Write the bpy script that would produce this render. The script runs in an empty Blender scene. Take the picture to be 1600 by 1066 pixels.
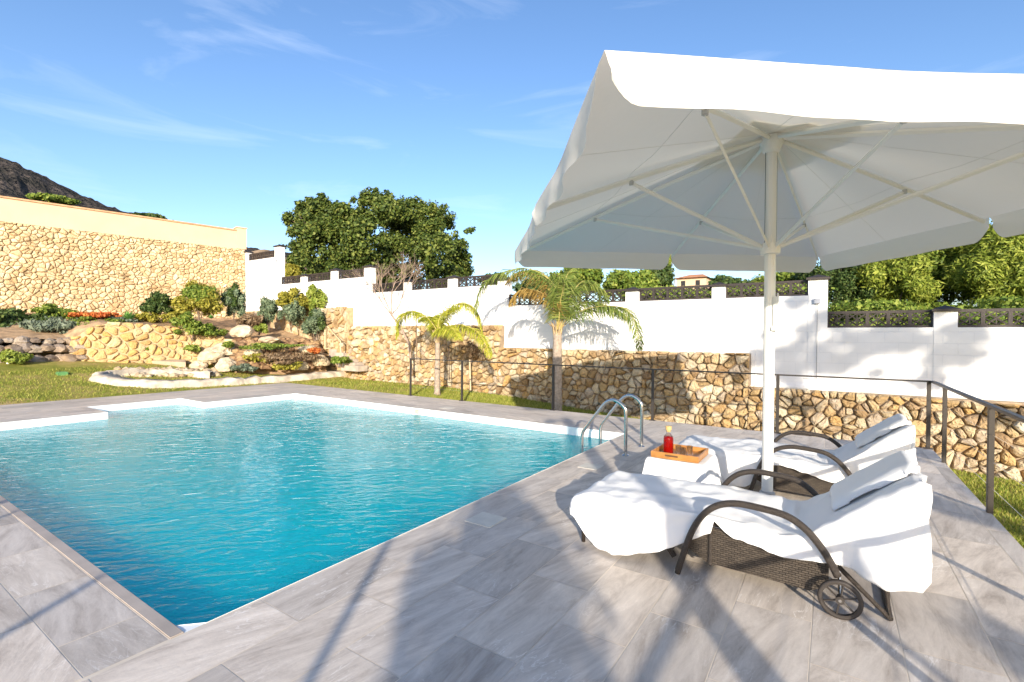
import bpy, bmesh, math, random
import numpy as np
from mathutils import Vector, Matrix, noise
R = math.radians
S = bpy.context.scene
COL = S.collection
random.seed(7); rng = np.random.default_rng(7)

# ------------------------------------------------------------------ camera
FPX, PITCH, ROLL, YAW, CH = 756.4, 0.00794, 0.00856, 0.58407, 1.3
cam_d = bpy.data.cameras.new("camera"); cam = bpy.data.objects.new("camera", cam_d); COL.objects.link(cam)
cam_d.sensor_width = 36; cam_d.lens = FPX / 1600 * 36; cam_d.clip_start = 0.05; cam_d.clip_end = 3000
_yaw = Matrix.Rotation(YAW, 3, 'Z')
_f = Vector((0, math.cos(PITCH), -math.sin(PITCH))); _u = Vector((0, math.sin(PITCH), math.cos(PITCH))); _r = Vector((1, 0, 0))
_r2 = math.cos(ROLL) * _r + math.sin(ROLL) * _u; _u2 = -math.sin(ROLL) * _r + math.cos(ROLL) * _u
CR, CU, CF = _yaw @ _r2, _yaw @ _u2, _yaw @ _f
M = Matrix((CR, CU, -CF)).transposed().to_4x4(); M.translation = (0, 0, CH)
cam.matrix_world = M
S.camera = cam
def ray(x, y): return (x - 800) / FPX * CR - (y - 533) / FPX * CU + CF
def onY(x, y, Y): d = ray(x, y); return d * (Y / d.y) + Vector((0, 0, CH))
def onX(x, y, X): d = ray(x, y); return d * (X / d.x) + Vector((0, 0, CH))
def onZ(x, y, z=0.0): d = ray(x, y); return d * ((z - CH) / d.z) + Vector((0, 0, CH))
def onD(x, y, dep): return ray(x, y) * dep + Vector((0, 0, CH))

# ------------------------------------------------------------------ light
SUN_EL, SUN_AZ = R(16), R(145.7)      # azimuth clockwise from +Y, towards the sun
w = bpy.data.worlds.new("World"); S.world = w; w.use_nodes = True
nt = w.node_tree; nt.nodes.clear()
sky = nt.nodes.new('ShaderNodeTexSky'); sky.sky_type = 'NISHITA'; sky.sun_disc = False
sky.sun_elevation = SUN_EL; sky.sun_rotation = SUN_AZ; sky.air_density = 1.0; sky.dust_density = 0.9; sky.ozone_density = 2.0; sky.altitude = 50
bg = nt.nodes.new('ShaderNodeBackground'); bg.inputs[1].default_value = 0.15
out = nt.nodes.new('ShaderNodeOutputWorld')
tc = nt.nodes.new('ShaderNodeTexCoord'); mp = nt.nodes.new('ShaderNodeMapping')
mp.inputs['Rotation'].default_value = (R(4), R(-8), R(-20)); mp.inputs['Scale'].default_value = (1.1, 1.8, 8.0); mp.inputs['Location'].default_value = (.35, 1.7, 2.4)
nz = nt.nodes.new('ShaderNodeTexNoise'); nz.inputs['Scale'].default_value = 1.7; nz.inputs['Detail'].default_value = 8; nz.inputs['Roughness'].default_value = .58; nz.inputs['Distortion'].default_value = .7
cr = nt.nodes.new('ShaderNodeValToRGB'); cr.color_ramp.elements[0].position = .56; cr.color_ramp.elements[1].position = 1.0
cr.color_ramp.elements[1].color = (.38, .38, .38, 1)
mx = nt.nodes.new('ShaderNodeMix'); mx.data_type = 'RGBA'; mx.inputs['B'].default_value = (6.2, 6.6, 7.2, 1)
nt.links.new(tc.outputs['Generated'], mp.inputs[0]); nt.links.new(mp.outputs[0], nz.inputs['Vector']); nt.links.new(nz.outputs[0], cr.inputs[0])
nt.links.new(cr.outputs[0], mx.inputs['Factor']); hs = nt.nodes.new('ShaderNodeHueSaturation'); hs.inputs['Saturation'].default_value = 1.10; hs.inputs['Value'].default_value = 1.12; nt.links.new(sky.outputs[0], hs.inputs['Color']); tn = nt.nodes.new('ShaderNodeMix'); tn.data_type = 'RGBA'; tn.blend_type = 'MULTIPLY'; tn.inputs['Factor'].default_value = 1; tn.inputs['B'].default_value = (.97, .97, 1.06, 1); nt.links.new(hs.outputs[0], tn.inputs['A']); nt.links.new(tn.outputs['Result'], mx.inputs['A']); nt.links.new(mx.outputs['Result'], bg.inputs[0]); nt.links.new(bg.outputs[0], out.inputs[0])
sd = bpy.data.lights.new("sun", 'SUN'); sd.energy = 5.0; sd.angle = R(.55); sd.color = (1, .89, .73)
sun = bpy.data.objects.new("sun", sd); COL.objects.link(sun)
to_sun = Vector((math.sin(SUN_AZ) * math.cos(SUN_EL), math.cos(SUN_AZ) * math.cos(SUN_EL), math.sin(SUN_EL)))
sun.rotation_euler = to_sun.to_track_quat('Z', 'Y').to_euler(); sun.location = to_sun * 20
S.view_settings.view_transform = 'Standard'; S.view_settings.look = 'None'; S.view_settings.gamma = 1; S.view_settings.exposure = 0.64
SH = Vector((-math.sin(SUN_AZ), -math.cos(SUN_AZ), 0))   # direction shadows fall

# ------------------------------------------------------------------ helpers
def tag(o, label=None, cat=None, group=None, kind=None):
    if label: o['label'] = label
    if cat: o['category'] = cat
    if group: o['group'] = group
    if kind: o['kind'] = kind
    return o
def empty(name, loc, label, cat, group=None):
    o = bpy.data.objects.new(name, None); COL.objects.link(o); o.location = loc; o.empty_display_size = .1
    return tag(o, label, cat, group)
def link(name, me, mat, parent=None, smooth=False, auto=None):
    o = bpy.data.objects.new(name, me); COL.objects.link(o)
    if mat: me.materials.append(mat)
    if parent is not None:
        o.parent = parent
        o.matrix_parent_inverse = Matrix.Translation(parent.location).inverted() if parent.type == 'EMPTY' and parent.parent is None else parent.matrix_basis.inverted() if False else Matrix()
        if parent.type == 'EMPTY': o.matrix_parent_inverse = Matrix.Translation(-Vector(parent.location))
    if smooth:
        me.polygons.foreach_set('use_smooth', [True] * len(me.polygons))
    return o
class MB:
    """collects geometry in world coordinates"""
    def __init__(s): s.v = []; s.f = []
    def add(s, vs, fs):
        n = len(s.v); s.v += [tuple(v) for v in vs]; s.f += [tuple(i + n for i in f) for f in fs]; return s
    def box(s, a, b, bev=0):
        if bev:
            bm = bmesh.new(); bmesh.ops.create_cube(bm, size=1)
            for v in bm.verts: v.co = Vector([(a[i] + b[i]) / 2 + v.co[i] * (b[i] - a[i]) for i in range(3)])
            bmesh.ops.bevel(bm, geom=bm.edges[:], offset=bev, segments=2, affect='EDGES')
            bm.verts.index_update(); s.add([v.co for v in bm.verts], [[v.index for v in f.verts] for f in bm.faces]); bm.free(); return s
        x0, y0, z0 = a; x1, y1, z1 = b
        return s.add([(x0,y0,z0),(x1,y0,z0),(x1,y1,z0),(x0,y1,z0),(x0,y0,z1),(x1,y0,z1),(x1,y1,z1),(x0,y1,z1)],
                     [(0,3,2,1),(4,5,6,7),(0,1,5,4),(1,2,6,5),(2,3,7,6),(3,0,4,7)])
    def tube(s, pts, r, n=10, cap=True, ry=None, up=None):
        pts = [Vector(p) for p in pts]; rs = r if isinstance(r, (list, tuple)) else [r] * len(pts)
        rings = []; prev = None
        for i, p in enumerate(pts):
            t = (pts[min(i + 1, len(pts) - 1)] - pts[max(i - 1, 0)]).normalized()
            if up is not None: a = Vector(up) - t * Vector(up).dot(t); a.normalize()
            elif prev is None: a = t.orthogonal().normalized()
            else: a = (prev - t * prev.dot(t)).normalized()
            prev = a; b = t.cross(a)
            k = (ry / r) if ry and not isinstance(r, (list, tuple)) else 1
            rings.append([p + (a * math.cos(q) * k + b * math.sin(q)) * rs[i] for q in [2 * math.pi * j / n for j in range(n)]])
        vs = [v for rg in rings for v in rg]; fs = []
        for i in range(len(pts) - 1):
            for j in range(n): fs.append((i*n+j, i*n+(j+1)%n, (i+1)*n+(j+1)%n, (i+1)*n+j))
        if cap: fs += [tuple(range(n))[::-1], tuple((len(pts)-1)*n + j for j in range(n))]
        return s.add(vs, fs)
    def lathe(s, prof, c, n=24, axis='Z'):
        vs = []; fs = []
        for r, z in prof:
            for j in range(n):
                q = 2 * math.pi * j / n
                p = (r*math.cos(q), r*math.sin(q), z) if axis == 'Z' else (r*math.cos(q), z, r*math.sin(q))
                vs.append((c[0]+p[0], c[1]+p[1], c[2]+p[2]))
        for i in range(len(prof) - 1):
            for j in range(n): fs.append((i*n+j, i*n+(j+1)%n, (i+1)*n+(j+1)%n, (i+1)*n+j))
        return s.add(vs, fs)
    def build(s, name, mat, parent=None, smooth=False, recalc=True):
        me = bpy.data.meshes.new(name); me.from_pydata(s.v, [], s.f)
        if recalc:
            bm = bmesh.new(); bm.from_mesh(me); bmesh.ops.recalc_face_normals(bm, faces=bm.faces[:]); bm.to_mesh(me); bm.free()
        me.update()
        return link(name, me, mat, parent, smooth)
def wn(o, ang=40):
    o.data.polygons.foreach_set('use_smooth', [True] * len(o.data.polygons))
    m = o.modifiers.new("edge", 'EDGE_SPLIT'); m.split_angle = R(ang); return o
def catmull(pts, n=8):
    pts = [Vector(p) for p in pts]; P = [2*pts[0]-pts[1]] + pts + [2*pts[-1]-pts[-2]]; out = []
    for i in range(1, len(P) - 2):
        for k in range(n):
            t = k / n; a, b, c, d = P[i-1:i+3]
            out.append(.5*((2*b) + (c-a)*t + (2*a-5*b+4*c-d)*t*t + (3*b-a-3*c+d)*t**3))
    out.append(pts[-1]); return out
def quads_mesh(name, V, mat, parent=None, tris=False):
    """V: (n,k,3) array of separate faces"""
    n, k = V.shape[:2]
    me = bpy.data.meshes.new(name); me.vertices.add(n*k); me.vertices.foreach_set('co', V.reshape(-1).astype(np.float32))
    me.loops.add(n*k); me.loops.foreach_set('vertex_index', np.arange(n*k, dtype=np.int32))
    me.polygons.add(n); me.polygons.foreach_set('loop_start', np.arange(0, n*k, k, dtype=np.int32)); me.polygons.foreach_set('loop_total', np.full(n, k, dtype=np.int32))
    me.update(); me.validate()
    return link(name, me, mat, parent)

# ------------------------------------------------------------------ materials
def new_mat(name):
    m = bpy.data.materials.new(name); m.use_nodes = True
    return m, m.node_tree, m.node_tree.nodes['Principled BSDF']
def nd(t, typ, **kw):
    n = t.nodes.new(typ)
    for k, v in kw.items():
        if k in n.inputs: n.inputs[k].default_value = v
        else: setattr(n, k, v)
    return n
def ramp(t, stops):
    c = t.nodes.new('ShaderNodeValToRGB'); el = c.color_ramp.elements
    while len(el) < len(stops): el.new(.5)
    for e, (p, col) in zip(el, stops): e.position = p; e.color = (*col, 1)
    return c
def plain(name, col, rough=.5, metal=0, bump=0, bscale=60, var=0, vscale=4, sheen=0, spec=.5):
    m, t, b = new_mat(name); L = t.links.new
    b.inputs['Base Color'].default_value = (*col, 1); b.inputs['Roughness'].default_value = rough; b.inputs['Metallic'].default_value = metal
    b.inputs['Specular IOR Level'].default_value = spec
    tcn = nd(t, 'ShaderNodeTexCoord')
    if var:
        n = nd(t, 'ShaderNodeTexNoise', Scale=vscale, Detail=6.0); L(tcn.outputs['Object'], n.inputs['Vector'])
        c = ramp(t, [(.3, tuple(x*(1-var) for x in col)), (.7, tuple(min(1, x*(1+var)) for x in col))]); L(n.outputs[0], c.inputs[0]); L(c.outputs[0], b.inputs['Base Color'])
    if bump:
        n = nd(t, 'ShaderNodeTexNoise', Scale=bscale, Detail=4.0); L(tcn.outputs['Object'], n.inputs['Vector'])
        bp = nd(t, 'ShaderNodeBump', Strength=bump, Distance=.01); L(n.outputs[0], bp.inputs['Height']); L(bp.outputs[0], b.inputs['Normal'])
    return m
def stone_mat(name, stops, rough=.9, nscale=9, bump=.6):
    m, t, b = new_mat(name); L = t.links.new
    g = nd(t, 'ShaderNodeNewGeometry'); c = ramp(t, stops); L(g.outputs['Random Per Island'], c.inputs[0])
    tcn = nd(t, 'ShaderNodeTexCoord')
    n = nd(t, 'ShaderNodeTexNoise', Scale=nscale, Detail=8.0, Roughness=.65); L(tcn.outputs['Object'], n.inputs['Vector'])
    c2 = ramp(t, [(.25, (.34, .26, .19)), (.42, (.82, .77, .7)), (.55, (1, 1, 1)), (.78, (1.25, 1.25, 1.25))]); L(n.outputs[0], c2.inputs[0])
    mxn = nd(t, 'ShaderNodeMix', data_type='RGBA', blend_type='MULTIPLY'); mxn.inputs['Factor'].default_value = .85
    L(c.outputs[0], mxn.inputs['A']); L(c2.outputs[0], mxn.inputs['B'])
    n3 = nd(t, 'ShaderNodeTexNoise', Scale=nscale*.33, Detail=3.0); L(tcn.outputs['Object'], n3.inputs['Vector'])
    c3 = ramp(t, [(.55, (0, 0, 0)), (.75, (.5, .5, .5))]); L(n3.outputs[0], c3.inputs[0])
    mx3 = nd(t, 'ShaderNodeMix', data_type='RGBA'); L(c3.outputs[0], mx3.inputs['Factor']); L(mxn.outputs['Result'], mx3.inputs['A']); mx3.inputs['B'].default_value = (.44, .28, .14, 1)
    L(mx3.outputs['Result'], b.inputs['Base Color']); b.inputs['Roughness'].default_value = rough; b.inputs['Specular IOR Level'].default_value = .2
    n2 = nd(t, 'ShaderNodeTexNoise', Scale=nscale*2.4, Detail=8.0, Roughness=.7); L(tcn.outputs['Object'], n2.inputs['Vector'])
    bp = nd(t, 'ShaderNodeBump', Strength=bump, Distance=.03); bp.inputs['Distance'].default_value = .06; L(n2.outputs[0], bp.inputs['Height']); L(bp.outputs[0], b.inputs['Normal'])
    return m
def leaf_mat(name, a, c, d, rough=.55, trans=.25):
    m, t, b = new_mat(name); L = t.links.new
    g = nd(t, 'ShaderNodeNewGeometry'); cr_ = ramp(t, [(0, a), (.55, c), (1, d)]); L(g.outputs['Random Per Island'], cr_.inputs[0])
    L(cr_.outputs[0], b.inputs['Base Color']); b.inputs['Roughness'].default_value = rough; b.inputs['Specular IOR Level'].default_value = .25
    tr = nd(t, 'ShaderNodeBsdfTranslucent'); L(cr_.outputs[0], tr.inputs[0]); ms = nd(t, 'ShaderNodeMixShader'); ms.inputs[0].default_value = trans
    L(b.outputs[0], ms.inputs[1]); L(tr.outputs[0], ms.inputs[2]); L(ms.outputs[0], t.nodes['Material Output'].inputs[0])
    return m

m_stone = stone_mat('golden_stone', [(0, (.27, .18, .10)), (.12, (.48, .34, .17)), (.3, (.55, .44, .28)), (.45, (.38, .28, .18)), (.55, (.54, .35, .14)), (.7, (.44, .37, .29)), (.85, (.56, .47, .32)), (1, (.66, .58, .44))], nscale=5)
m_stone_tall = stone_mat('cream_stone', [(0, (.52, .37, .20)), (.2, (.64, .50, .30)), (.45, (.70, .58, .38)), (.7, (.66, .54, .34)), (.85, (.60, .43, .24)), (1, (.74, .66, .48))], nscale=3)
m_stone_dark = stone_mat('dark_stone', [(0, (.16, .09, .05)), (.5, (.30, .19, .11)), (1, (.42, .29, .15))], nscale=6)
m_stone_pale = stone_mat('pale_stone', [(0, (.40, .31, .21)), (.5, (.54, .44, .30)), (1, (.60, .50, .37))], nscale=4)
m_mortar = plain('mortar', (.32, .24, .16), .95, bump=.8, bscale=30, var=.35, vscale=8)
m_mortar_l = plain('mortar_light', (.44, .32, .18), .95, bump=.8, bscale=30, var=.3, vscale=8)
m_wall = None
def wall_mat():
    m, t, b = new_mat('white_block_paint'); L = t.links.new
    tcn = nd(t, 'ShaderNodeTexCoord'); sp = nd(t, 'ShaderNodeSeparateXYZ'); cb = nd(t, 'ShaderNodeCombineXYZ')
    L(tcn.outputs['Object'], sp.inputs[0]); L(sp.outputs[0], cb.inputs[0]); L(sp.outputs[2], cb.inputs[1])
    br = nd(t, 'ShaderNodeTexBrick', Scale=1.0); br.inputs['Brick Width'].default_value = .36; br.inputs['Row Height'].default_value = .18; br.inputs['Mortar Size'].default_value = .006; br.inputs['Mortar Smooth'].default_value = .3
    br.inputs['Color1'].default_value = (.815, .815, .815, 1); br.inputs['Color2'].default_value = (.83, .83, .83, 1); br.inputs['Mortar'].default_value = (.775, .78, .79, 1)
    L(cb.outputs[0], br.inputs['Vector'])
    n = nd(t, 'ShaderNodeTexNoise', Scale=1.2, Detail=8.0, Roughness=.7); L(tcn.outputs['Object'], n.inputs['Vector'])
    c = ramp(t, [(.3, (.93, .92, .90)), (.6, (1, 1, 1))]); L(n.outputs[0], c.inputs[0])
    mm = nd(t, 'ShaderNodeMix', data_type='RGBA', blend_type='MULTIPLY'); mm.inputs['Factor'].default_value = 1; L(br.outputs[0], mm.inputs['A']); L(c.outputs[0], mm.inputs['B'])
    L(mm.outputs['Result'], b.inputs['Base Color']); b.inputs['Roughness'].default_value = .8
    bp = nd(t, 'ShaderNodeBump', Strength=.5, Distance=.004); bp.invert = True; L(br.outputs['Fac'], bp.inputs['Height'])
    n2 = nd(t, 'ShaderNodeTexNoise', Scale=40.0, Detail=3.0); L(tcn.outputs['Object'], n2.inputs['Vector'])
    bp2 = nd(t, 'ShaderNodeBump', Strength=.15, Distance=.005); L(n2.outputs[0], bp2.inputs['Height']); L(bp.outputs[0], bp2.inputs['Normal']); L(bp2.outputs[0], b.inputs['Normal'])
    return m
m_wall = wall_mat()
m_cream = plain('cream_render', (.66, .47, .31), .85, bump=.3, bscale=25, var=.06, vscale=1.5)
m_terracotta = plain('terracotta', (.55, .33, .18), .8, var=.2, vscale=5)
m_brown_metal = plain('dark_brown_lattice', (.035, .026, .022), .6, bump=.3)
m_post = plain('dark_grey_metal', (.05, .043, .038), .45, metal=.3)
m_white_metal = plain('white_painted_metal', (.80, .79, .74), .35)
m_fabric = plain('off_white_canvas', (.80, .77, .70), .8, bump=.12, bscale=300)
m_steel = plain('polished_steel', (.66, .64, .60), .18, metal=1)
m_towel = plain('white_cotton', (.77, .77, .775), .9, bump=.35, bscale=420)
m_arm = plain('brown_woven_tube', (.036, .027, .021), .45, bump=.8, bscale=220, var=.3, vscale=60)
m_dark = plain('black_rubber', (.035, .028, .024), .6)
m_wood = plain('honey_bamboo', (.42, .19, .05), .4, var=.25, vscale=14, bump=.2, bscale=50)
m_plaster = plain('pool_white_plaster', (.80, .82, .82), .5, var=.04, vscale=3)
m_gate = plain('beige_painted_iron', (.55, .43, .25), .5)
m_soil = plain('dry_soil', (.38, .25, .14), .95, bump=1, bscale=25, var=.4, vscale=5)
m_bark = plain('grey_brown_bark', (.17, .12, .085), .9, bump=1, bscale=30, var=.4, vscale=12)
m_palm_bark = plain('grey_palm_bark', (.34, .27, .21), .95, bump=1, bscale=45, var=.3, vscale=20)
m_cork = plain('cork', (.62, .42, .17), .8, var=.2, vscale=60)
m_black = plain('black_plastic', (.02, .02, .02), .5)
def wicker():
    m, t, b = new_mat('brown_wicker'); L = t.links.new
    tcn = nd(t, 'ShaderNodeTexCoord'); sp = nd(t, 'ShaderNodeSeparateXYZ'); cb = nd(t, 'ShaderNodeCombineXYZ'); ad = nd(t, 'ShaderNodeMath', operation='ADD')
    L(tcn.outputs['Object'], sp.inputs[0]); L(sp.outputs[0], ad.inputs[0]); L(sp.outputs[1], ad.inputs[1]); L(ad.outputs[0], cb.inputs[0]); L(sp.outputs[2], cb.inputs[1])
    br = nd(t, 'ShaderNodeTexBrick', Scale=1.0); br.inputs['Brick Width'].default_value = .028; br.inputs['Row Height'].default_value = .011; br.inputs['Mortar Size'].default_value = .0016; br.inputs['Mortar Smooth'].default_value = 1
    br.inputs['Color1'].default_value = (.045, .035, .027, 1); br.inputs['Color2'].default_value = (.075, .060, .046, 1); br.inputs['Mortar'].default_value = (.010, .008, .006, 1)
    L(cb.outputs[0], br.inputs['Vector']); L(br.outputs[0], b.inputs['Base Color']); b.inputs['Roughness'].default_value = .45
    bp = nd(t, 'ShaderNodeBump', Strength=1.0, Distance=.004); bp.invert = True; L(br.outputs['Fac'], bp.inputs['Height']); L(bp.outputs[0], b.inputs['Normal'])
    return m
m_wicker = wicker()
def tile_mat():
    m, t, b = new_mat('grey_stone_tile'); L = t.links.new
    g = nd(t, 'ShaderNodeNewGeometry'); tcn = nd(t, 'ShaderNodeTexCoord'); at = nd(t, 'ShaderNodeAttribute', attribute_name='dirn')
    # per-tile offset so the veins break at the joints
    off = nd(t, 'ShaderNodeMath', operation='MULTIPLY'); off.inputs[1].default_value = 37.0; L(g.outputs['Random Per Island'], off.inputs[0])
    va = nd(t, 'ShaderNodeVectorMath', operation='ADD'); L(tcn.outputs['Object'], va.inputs[0]); cb = nd(t, 'ShaderNodeCombineXYZ'); L(off.outputs[0], cb.inputs[2]); L(off.outputs[0], cb.inputs[0]); L(cb.outputs[0], va.inputs[1])
    vr = nd(t, 'ShaderNodeVectorRotate', rotation_type='Z_AXIS'); L(va.outputs[0], vr.inputs['Vector'])
    an = nd(t, 'ShaderNodeMath', operation='MULTIPLY_ADD'); an.inputs[1].default_value = .5; an.inputs[2].default_value = -.1; L(g.outputs['Random Per Island'], an.inputs[0])
    an2 = nd(t, 'ShaderNodeMath', operation='ADD'); L(an.outputs[0], an2.inputs[0]); L(at.outputs['Fac'], an2.inputs[1]); L(an2.outputs[0], vr.inputs['Angle'])
    mpn = nd(t, 'ShaderNodeMapping'); mpn.inputs['Scale'].default_value = (6.5, 1.3, 1); L(vr.outputs[0], mpn.inputs[0])
    n1 = nd(t, 'ShaderNodeTexNoise', Scale=1.5, Detail=10.0, Roughness=.74, Distortion=.45); L(mpn.outputs[0], n1.inputs['Vector'])
    c1 = ramp(t, [(.22, (.24, .20, .165)), (.38, (.44, .385, .33)), (.50, (.575, .515, .45)), (.62, (.67, .605, .53)), (.78, (.88, .81, .73))]); L(n1.outputs[0], c1.inputs[0])
    n2 = nd(t, 'ShaderNodeTexNoise', Scale=2.2, Detail=5.0, Distortion=1.8); L(mpn.outputs[0], n2.inputs['Vector'])
    c2 = ramp(t, [(.487, (0, 0, 0)), (.503, (.95, .95, .95)), (.52, (0, 0, 0))]); L(n2.outputs[0], c2.inputs[0])
    n4 = nd(t, 'ShaderNodeTexNoise', Scale=2.0, Detail=2.0); L(va.outputs[0], n4.inputs['Vector'])
    c4 = ramp(t, [(.5, (0, 0, 0)), (.68, (1, 1, 1))]); L(n4.outputs[0], c4.inputs[0])
    mu = nd(t, 'ShaderNodeMath', operation='MULTIPLY'); L(c2.outputs[0], mu.inputs[0]); L(c4.outputs[0], mu.inputs[1])
    mm = nd(t, 'ShaderNodeMix', data_type='RGBA'); L(mu.outputs[0], mm.inputs['Factor']); L(c1.outputs[0], mm.inputs['A']); mm.inputs['B'].default_value = (.78, .74, .69, 1)
    tint = ramp(t, [(0, (.74, .74, .755)), (.3, (1.03, 1.0, .97)), (.6, (.87, .87, .89)), (1, (1.14, 1.10, 1.06))]); L(g.outputs['Random Per Island'], tint.inputs[0])
    m2 = nd(t, 'ShaderNodeMix', data_type='RGBA', blend_type='MULTIPLY'); m2.inputs['Factor'].default_value = 1; L(mm.outputs['Result'], m2.inputs['A']); L(tint.outputs[0], m2.inputs['B'])
    L(m2.outputs['Result'], b.inputs['Base Color']); b.inputs['Roughness'].default_value = .55; b.inputs['Specular IOR Level'].default_value = .35
    n3 = nd(t, 'ShaderNodeTexNoise', Scale=60.0, Detail=6.0); L(va.outputs[0], n3.inputs['Vector'])
    bp = nd(t, 'ShaderNodeBump', Strength=.25, Distance=.003); L(n3.outputs[0], bp.inputs['Height']); L(bp.outputs[0], b.inputs['Normal'])
    return m
m_tile = tile_mat()
m_grout = plain('grout', (.66, .58, .48), .9, var=.2, vscale=3)
def grass_mat():
    m, t, b = new_mat('lawn_ground'); L = t.links.new
    tcn = nd(t, 'ShaderNodeTexCoord'); n = nd(t, 'ShaderNodeTexNoise', Scale=1.1, Detail=9.0, Roughness=.7); L(tcn.outputs['Object'], n.inputs['Vector'])
    c = ramp(t, [(.3, (.16, .19, .03)), (.45, (.27, .27, .05)), (.6, (.44, .33, .12)), (.75, (.50, .36, .19))]); L(n.outputs[0], c.inputs[0]); L(c.outputs[0], b.inputs['Base Color']); b.inputs['Roughness'].default_value = .95; b.inputs['Specular IOR Level'].default_value = .1
    n2 = nd(t, 'ShaderNodeTexNoise', Scale=50.0, Detail=4.0); L(tcn.outputs['Object'], n2.inputs['Vector']); bp = nd(t, 'ShaderNodeBump', Strength=1.0, Distance=.03); L(n2.outputs[0], bp.inputs['Height']); L(bp.outputs[0], b.inputs['Normal'])
    return m
m_grass = grass_mat()
m_blade = leaf_mat('grass_blades', (.14, .21, .02), (.29, .32, .05), (.48, .42, .12))
def water_mat():
    m, t, b = new_mat('pool_water'); t.nodes.remove(b); L = t.links.new; o = t.nodes['Material Output']
    tcn = nd(t, 'ShaderNodeTexCoord'); vrt = nd(t, 'ShaderNodeVectorRotate', rotation_type='Z_AXIS'); vrt.inputs['Angle'].default_value = R(-46); L(tcn.outputs['Object'], vrt.inputs['Vector']); mpn = nd(t, 'ShaderNodeMapping'); mpn.inputs['Scale'].default_value = (.75, 1.6, 1); L(vrt.outputs[0], mpn.inputs[0])
    n = nd(t, 'ShaderNodeTexNoise', Scale=7.5, Detail=2.5, Roughness=.5, Distortion=.7); L(mpn.outputs[0], n.inputs['Vector'])
    n2 = nd(t, 'ShaderNodeTexNoise', Scale=1.1, Detail=1.0); L(mpn.outputs[0], n2.inputs['Vector'])
    ad = nd(t, 'ShaderNodeMath', operation='MULTIPLY_ADD'); L(n2.outputs[0], ad.inputs[0]); ad.inputs[1].default_value = 1.5; L(n.outputs[0], ad.inputs[2])
    bp = nd(t, 'ShaderNodeBump', Strength=.6, Distance=.018); L(ad.outputs[0], bp.inputs['Height'])
    fr = nd(t, 'ShaderNodeFresnel', IOR=1.21); L(bp.outputs[0], fr.inputs['Normal'])
    gl = nd(t, 'ShaderNodeBsdfGlossy', Roughness=.02); L(bp.outputs[0], gl.inputs['Normal'])
    rf = nd(t, 'ShaderNodeBsdfRefraction', Roughness=.0, IOR=1.33); rf.inputs['Color'].default_value = (.05, .95, 1, 1); L(bp.outputs[0], rf.inputs['Normal'])
    tp = nd(t, 'ShaderNodeBsdfTransparent'); tp.inputs['Color'].default_value = (.12, .96, 1, 1)
    m1 = nd(t, 'ShaderNodeMixShader'); m1.inputs[0].default_value = .6; L(rf.outputs[0], m1.inputs[1]); L(tp.outputs[0], m1.inputs[2])
    m2 = nd(t, 'ShaderNodeMixShader'); L(fr.outputs[0], m2.inputs[0]); df = nd(t, 'ShaderNodeSubsurfaceScattering', falloff='BURLEY', Scale=1.2); df.inputs['Color'].default_value = (.0, .72, .76, 1); df.inputs['Radius'].default_value = (1, 1, 1); m3 = nd(t, 'ShaderNodeMixShader'); m3.inputs[0].default_value = .46; L(m1.outputs[0], m3.inputs[1]); L(df.outputs[0], m3.inputs[2])
    L(m3.outputs[0], m2.inputs[1]); L(gl.outputs[0], m2.inputs[2]); L(m2.outputs[0], o.inputs[0])
    return m
m_water = water_mat()
m_basin = plain('turquoise_mosaic', (.0, .90, .93), .5, var=.12, vscale=2)

# ------------------------------------------------------------------ terrain
def lerp(a, b, t): return a + (b - a) * max(0, min(1, t))
def sstep(a, b, t): t = max(0, min(1, (t - a) / (b - a))); return t*t*(3-2*t)
def interp(x, xs, ys):
    if x <= xs[0]: return ys[0]
    for i in range(len(xs) - 1):
        if x <= xs[i+1]: return ys[i] + (ys[i+1]-ys[i]) * (x-xs[i]) / (xs[i+1]-xs[i])
    return ys[-1]
DX0, DX1, DY1 = -12.45, 1.02, 7.65
def hgt(x, y):
    if x < -12.3:
        z = .13 * (-12.5 - x)
        z = min(z, .62)
    else: z = -.03
    if y > DY1 - .1 or x > DX1:
        r = interp(x, [-12.5, -10, -8, -6.2, -4.5, -2.4, 0, 1.1, 2.5], [0, .02, -.02, -.10, -.22, -.36, -.5, -.6, -.68])
        k = 1 if x > DX1 else sstep(DY1 - .1, DY1 + .5, y)
        if x >= -12.3: z = -.03 + (r + .0) * k if x < DX1 else (r if y > 3 else r)
        else: z = z
    z += .02 * noise.noise(Vector((x * .8, y * .8, 0)))
    return z
def onT(x, y, up=.0):
    d = ray(x, y); t = 4.0
    while t < 24:
        q = d*t + Vector((0, 0, CH))
        if q.z < hgt(q.x, q.y) + up: return q
        t += .05
    return q
# ------------------------------------------------------------------ deck
tiles = []
def region(x0, x1, y0, y1, along, org, pit=.323, ln=.66, ph=(.0, .34)):
    g = .0028
    if along == 'Y':
        i0 = math.floor((x0-org[0])/pit)
        while org[0] + i0*pit < x1:
            a, b = max(x0, org[0]+i0*pit), min(x1, org[0]+(i0+1)*pit); p = org[1] + ph[i0 % 2]; j = math.floor((y0-p)/ln)
            while p + j*ln < y1:
                c, d = max(y0, p+j*ln), min(y1, p+(j+1)*ln)
                if b-a > .02 and d-c > .02: tiles.append((a+g, b-g, c+g, d-g, 0))
                j += 1
            i0 += 1
    else:
        i0 = math.floor((y0-org[1])/pit)
        while org[1] + i0*pit < y1:
            a, b = max(y0, org[1]+i0*pit), min(y1, org[1]+(i0+1)*pit); p = org[0] + ph[i0 % 2]; j = math.floor((x0-p)/ln)
            while p + j*ln < x1:
                c, d = max(x0, p+j*ln), min(x1, p+(j+1)*ln)
                if b-a > .02 and d-c > .02: tiles.append((c+g, d-g, a+g, b-g, 1.571))
                j += 1
            i0 += 1
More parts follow.
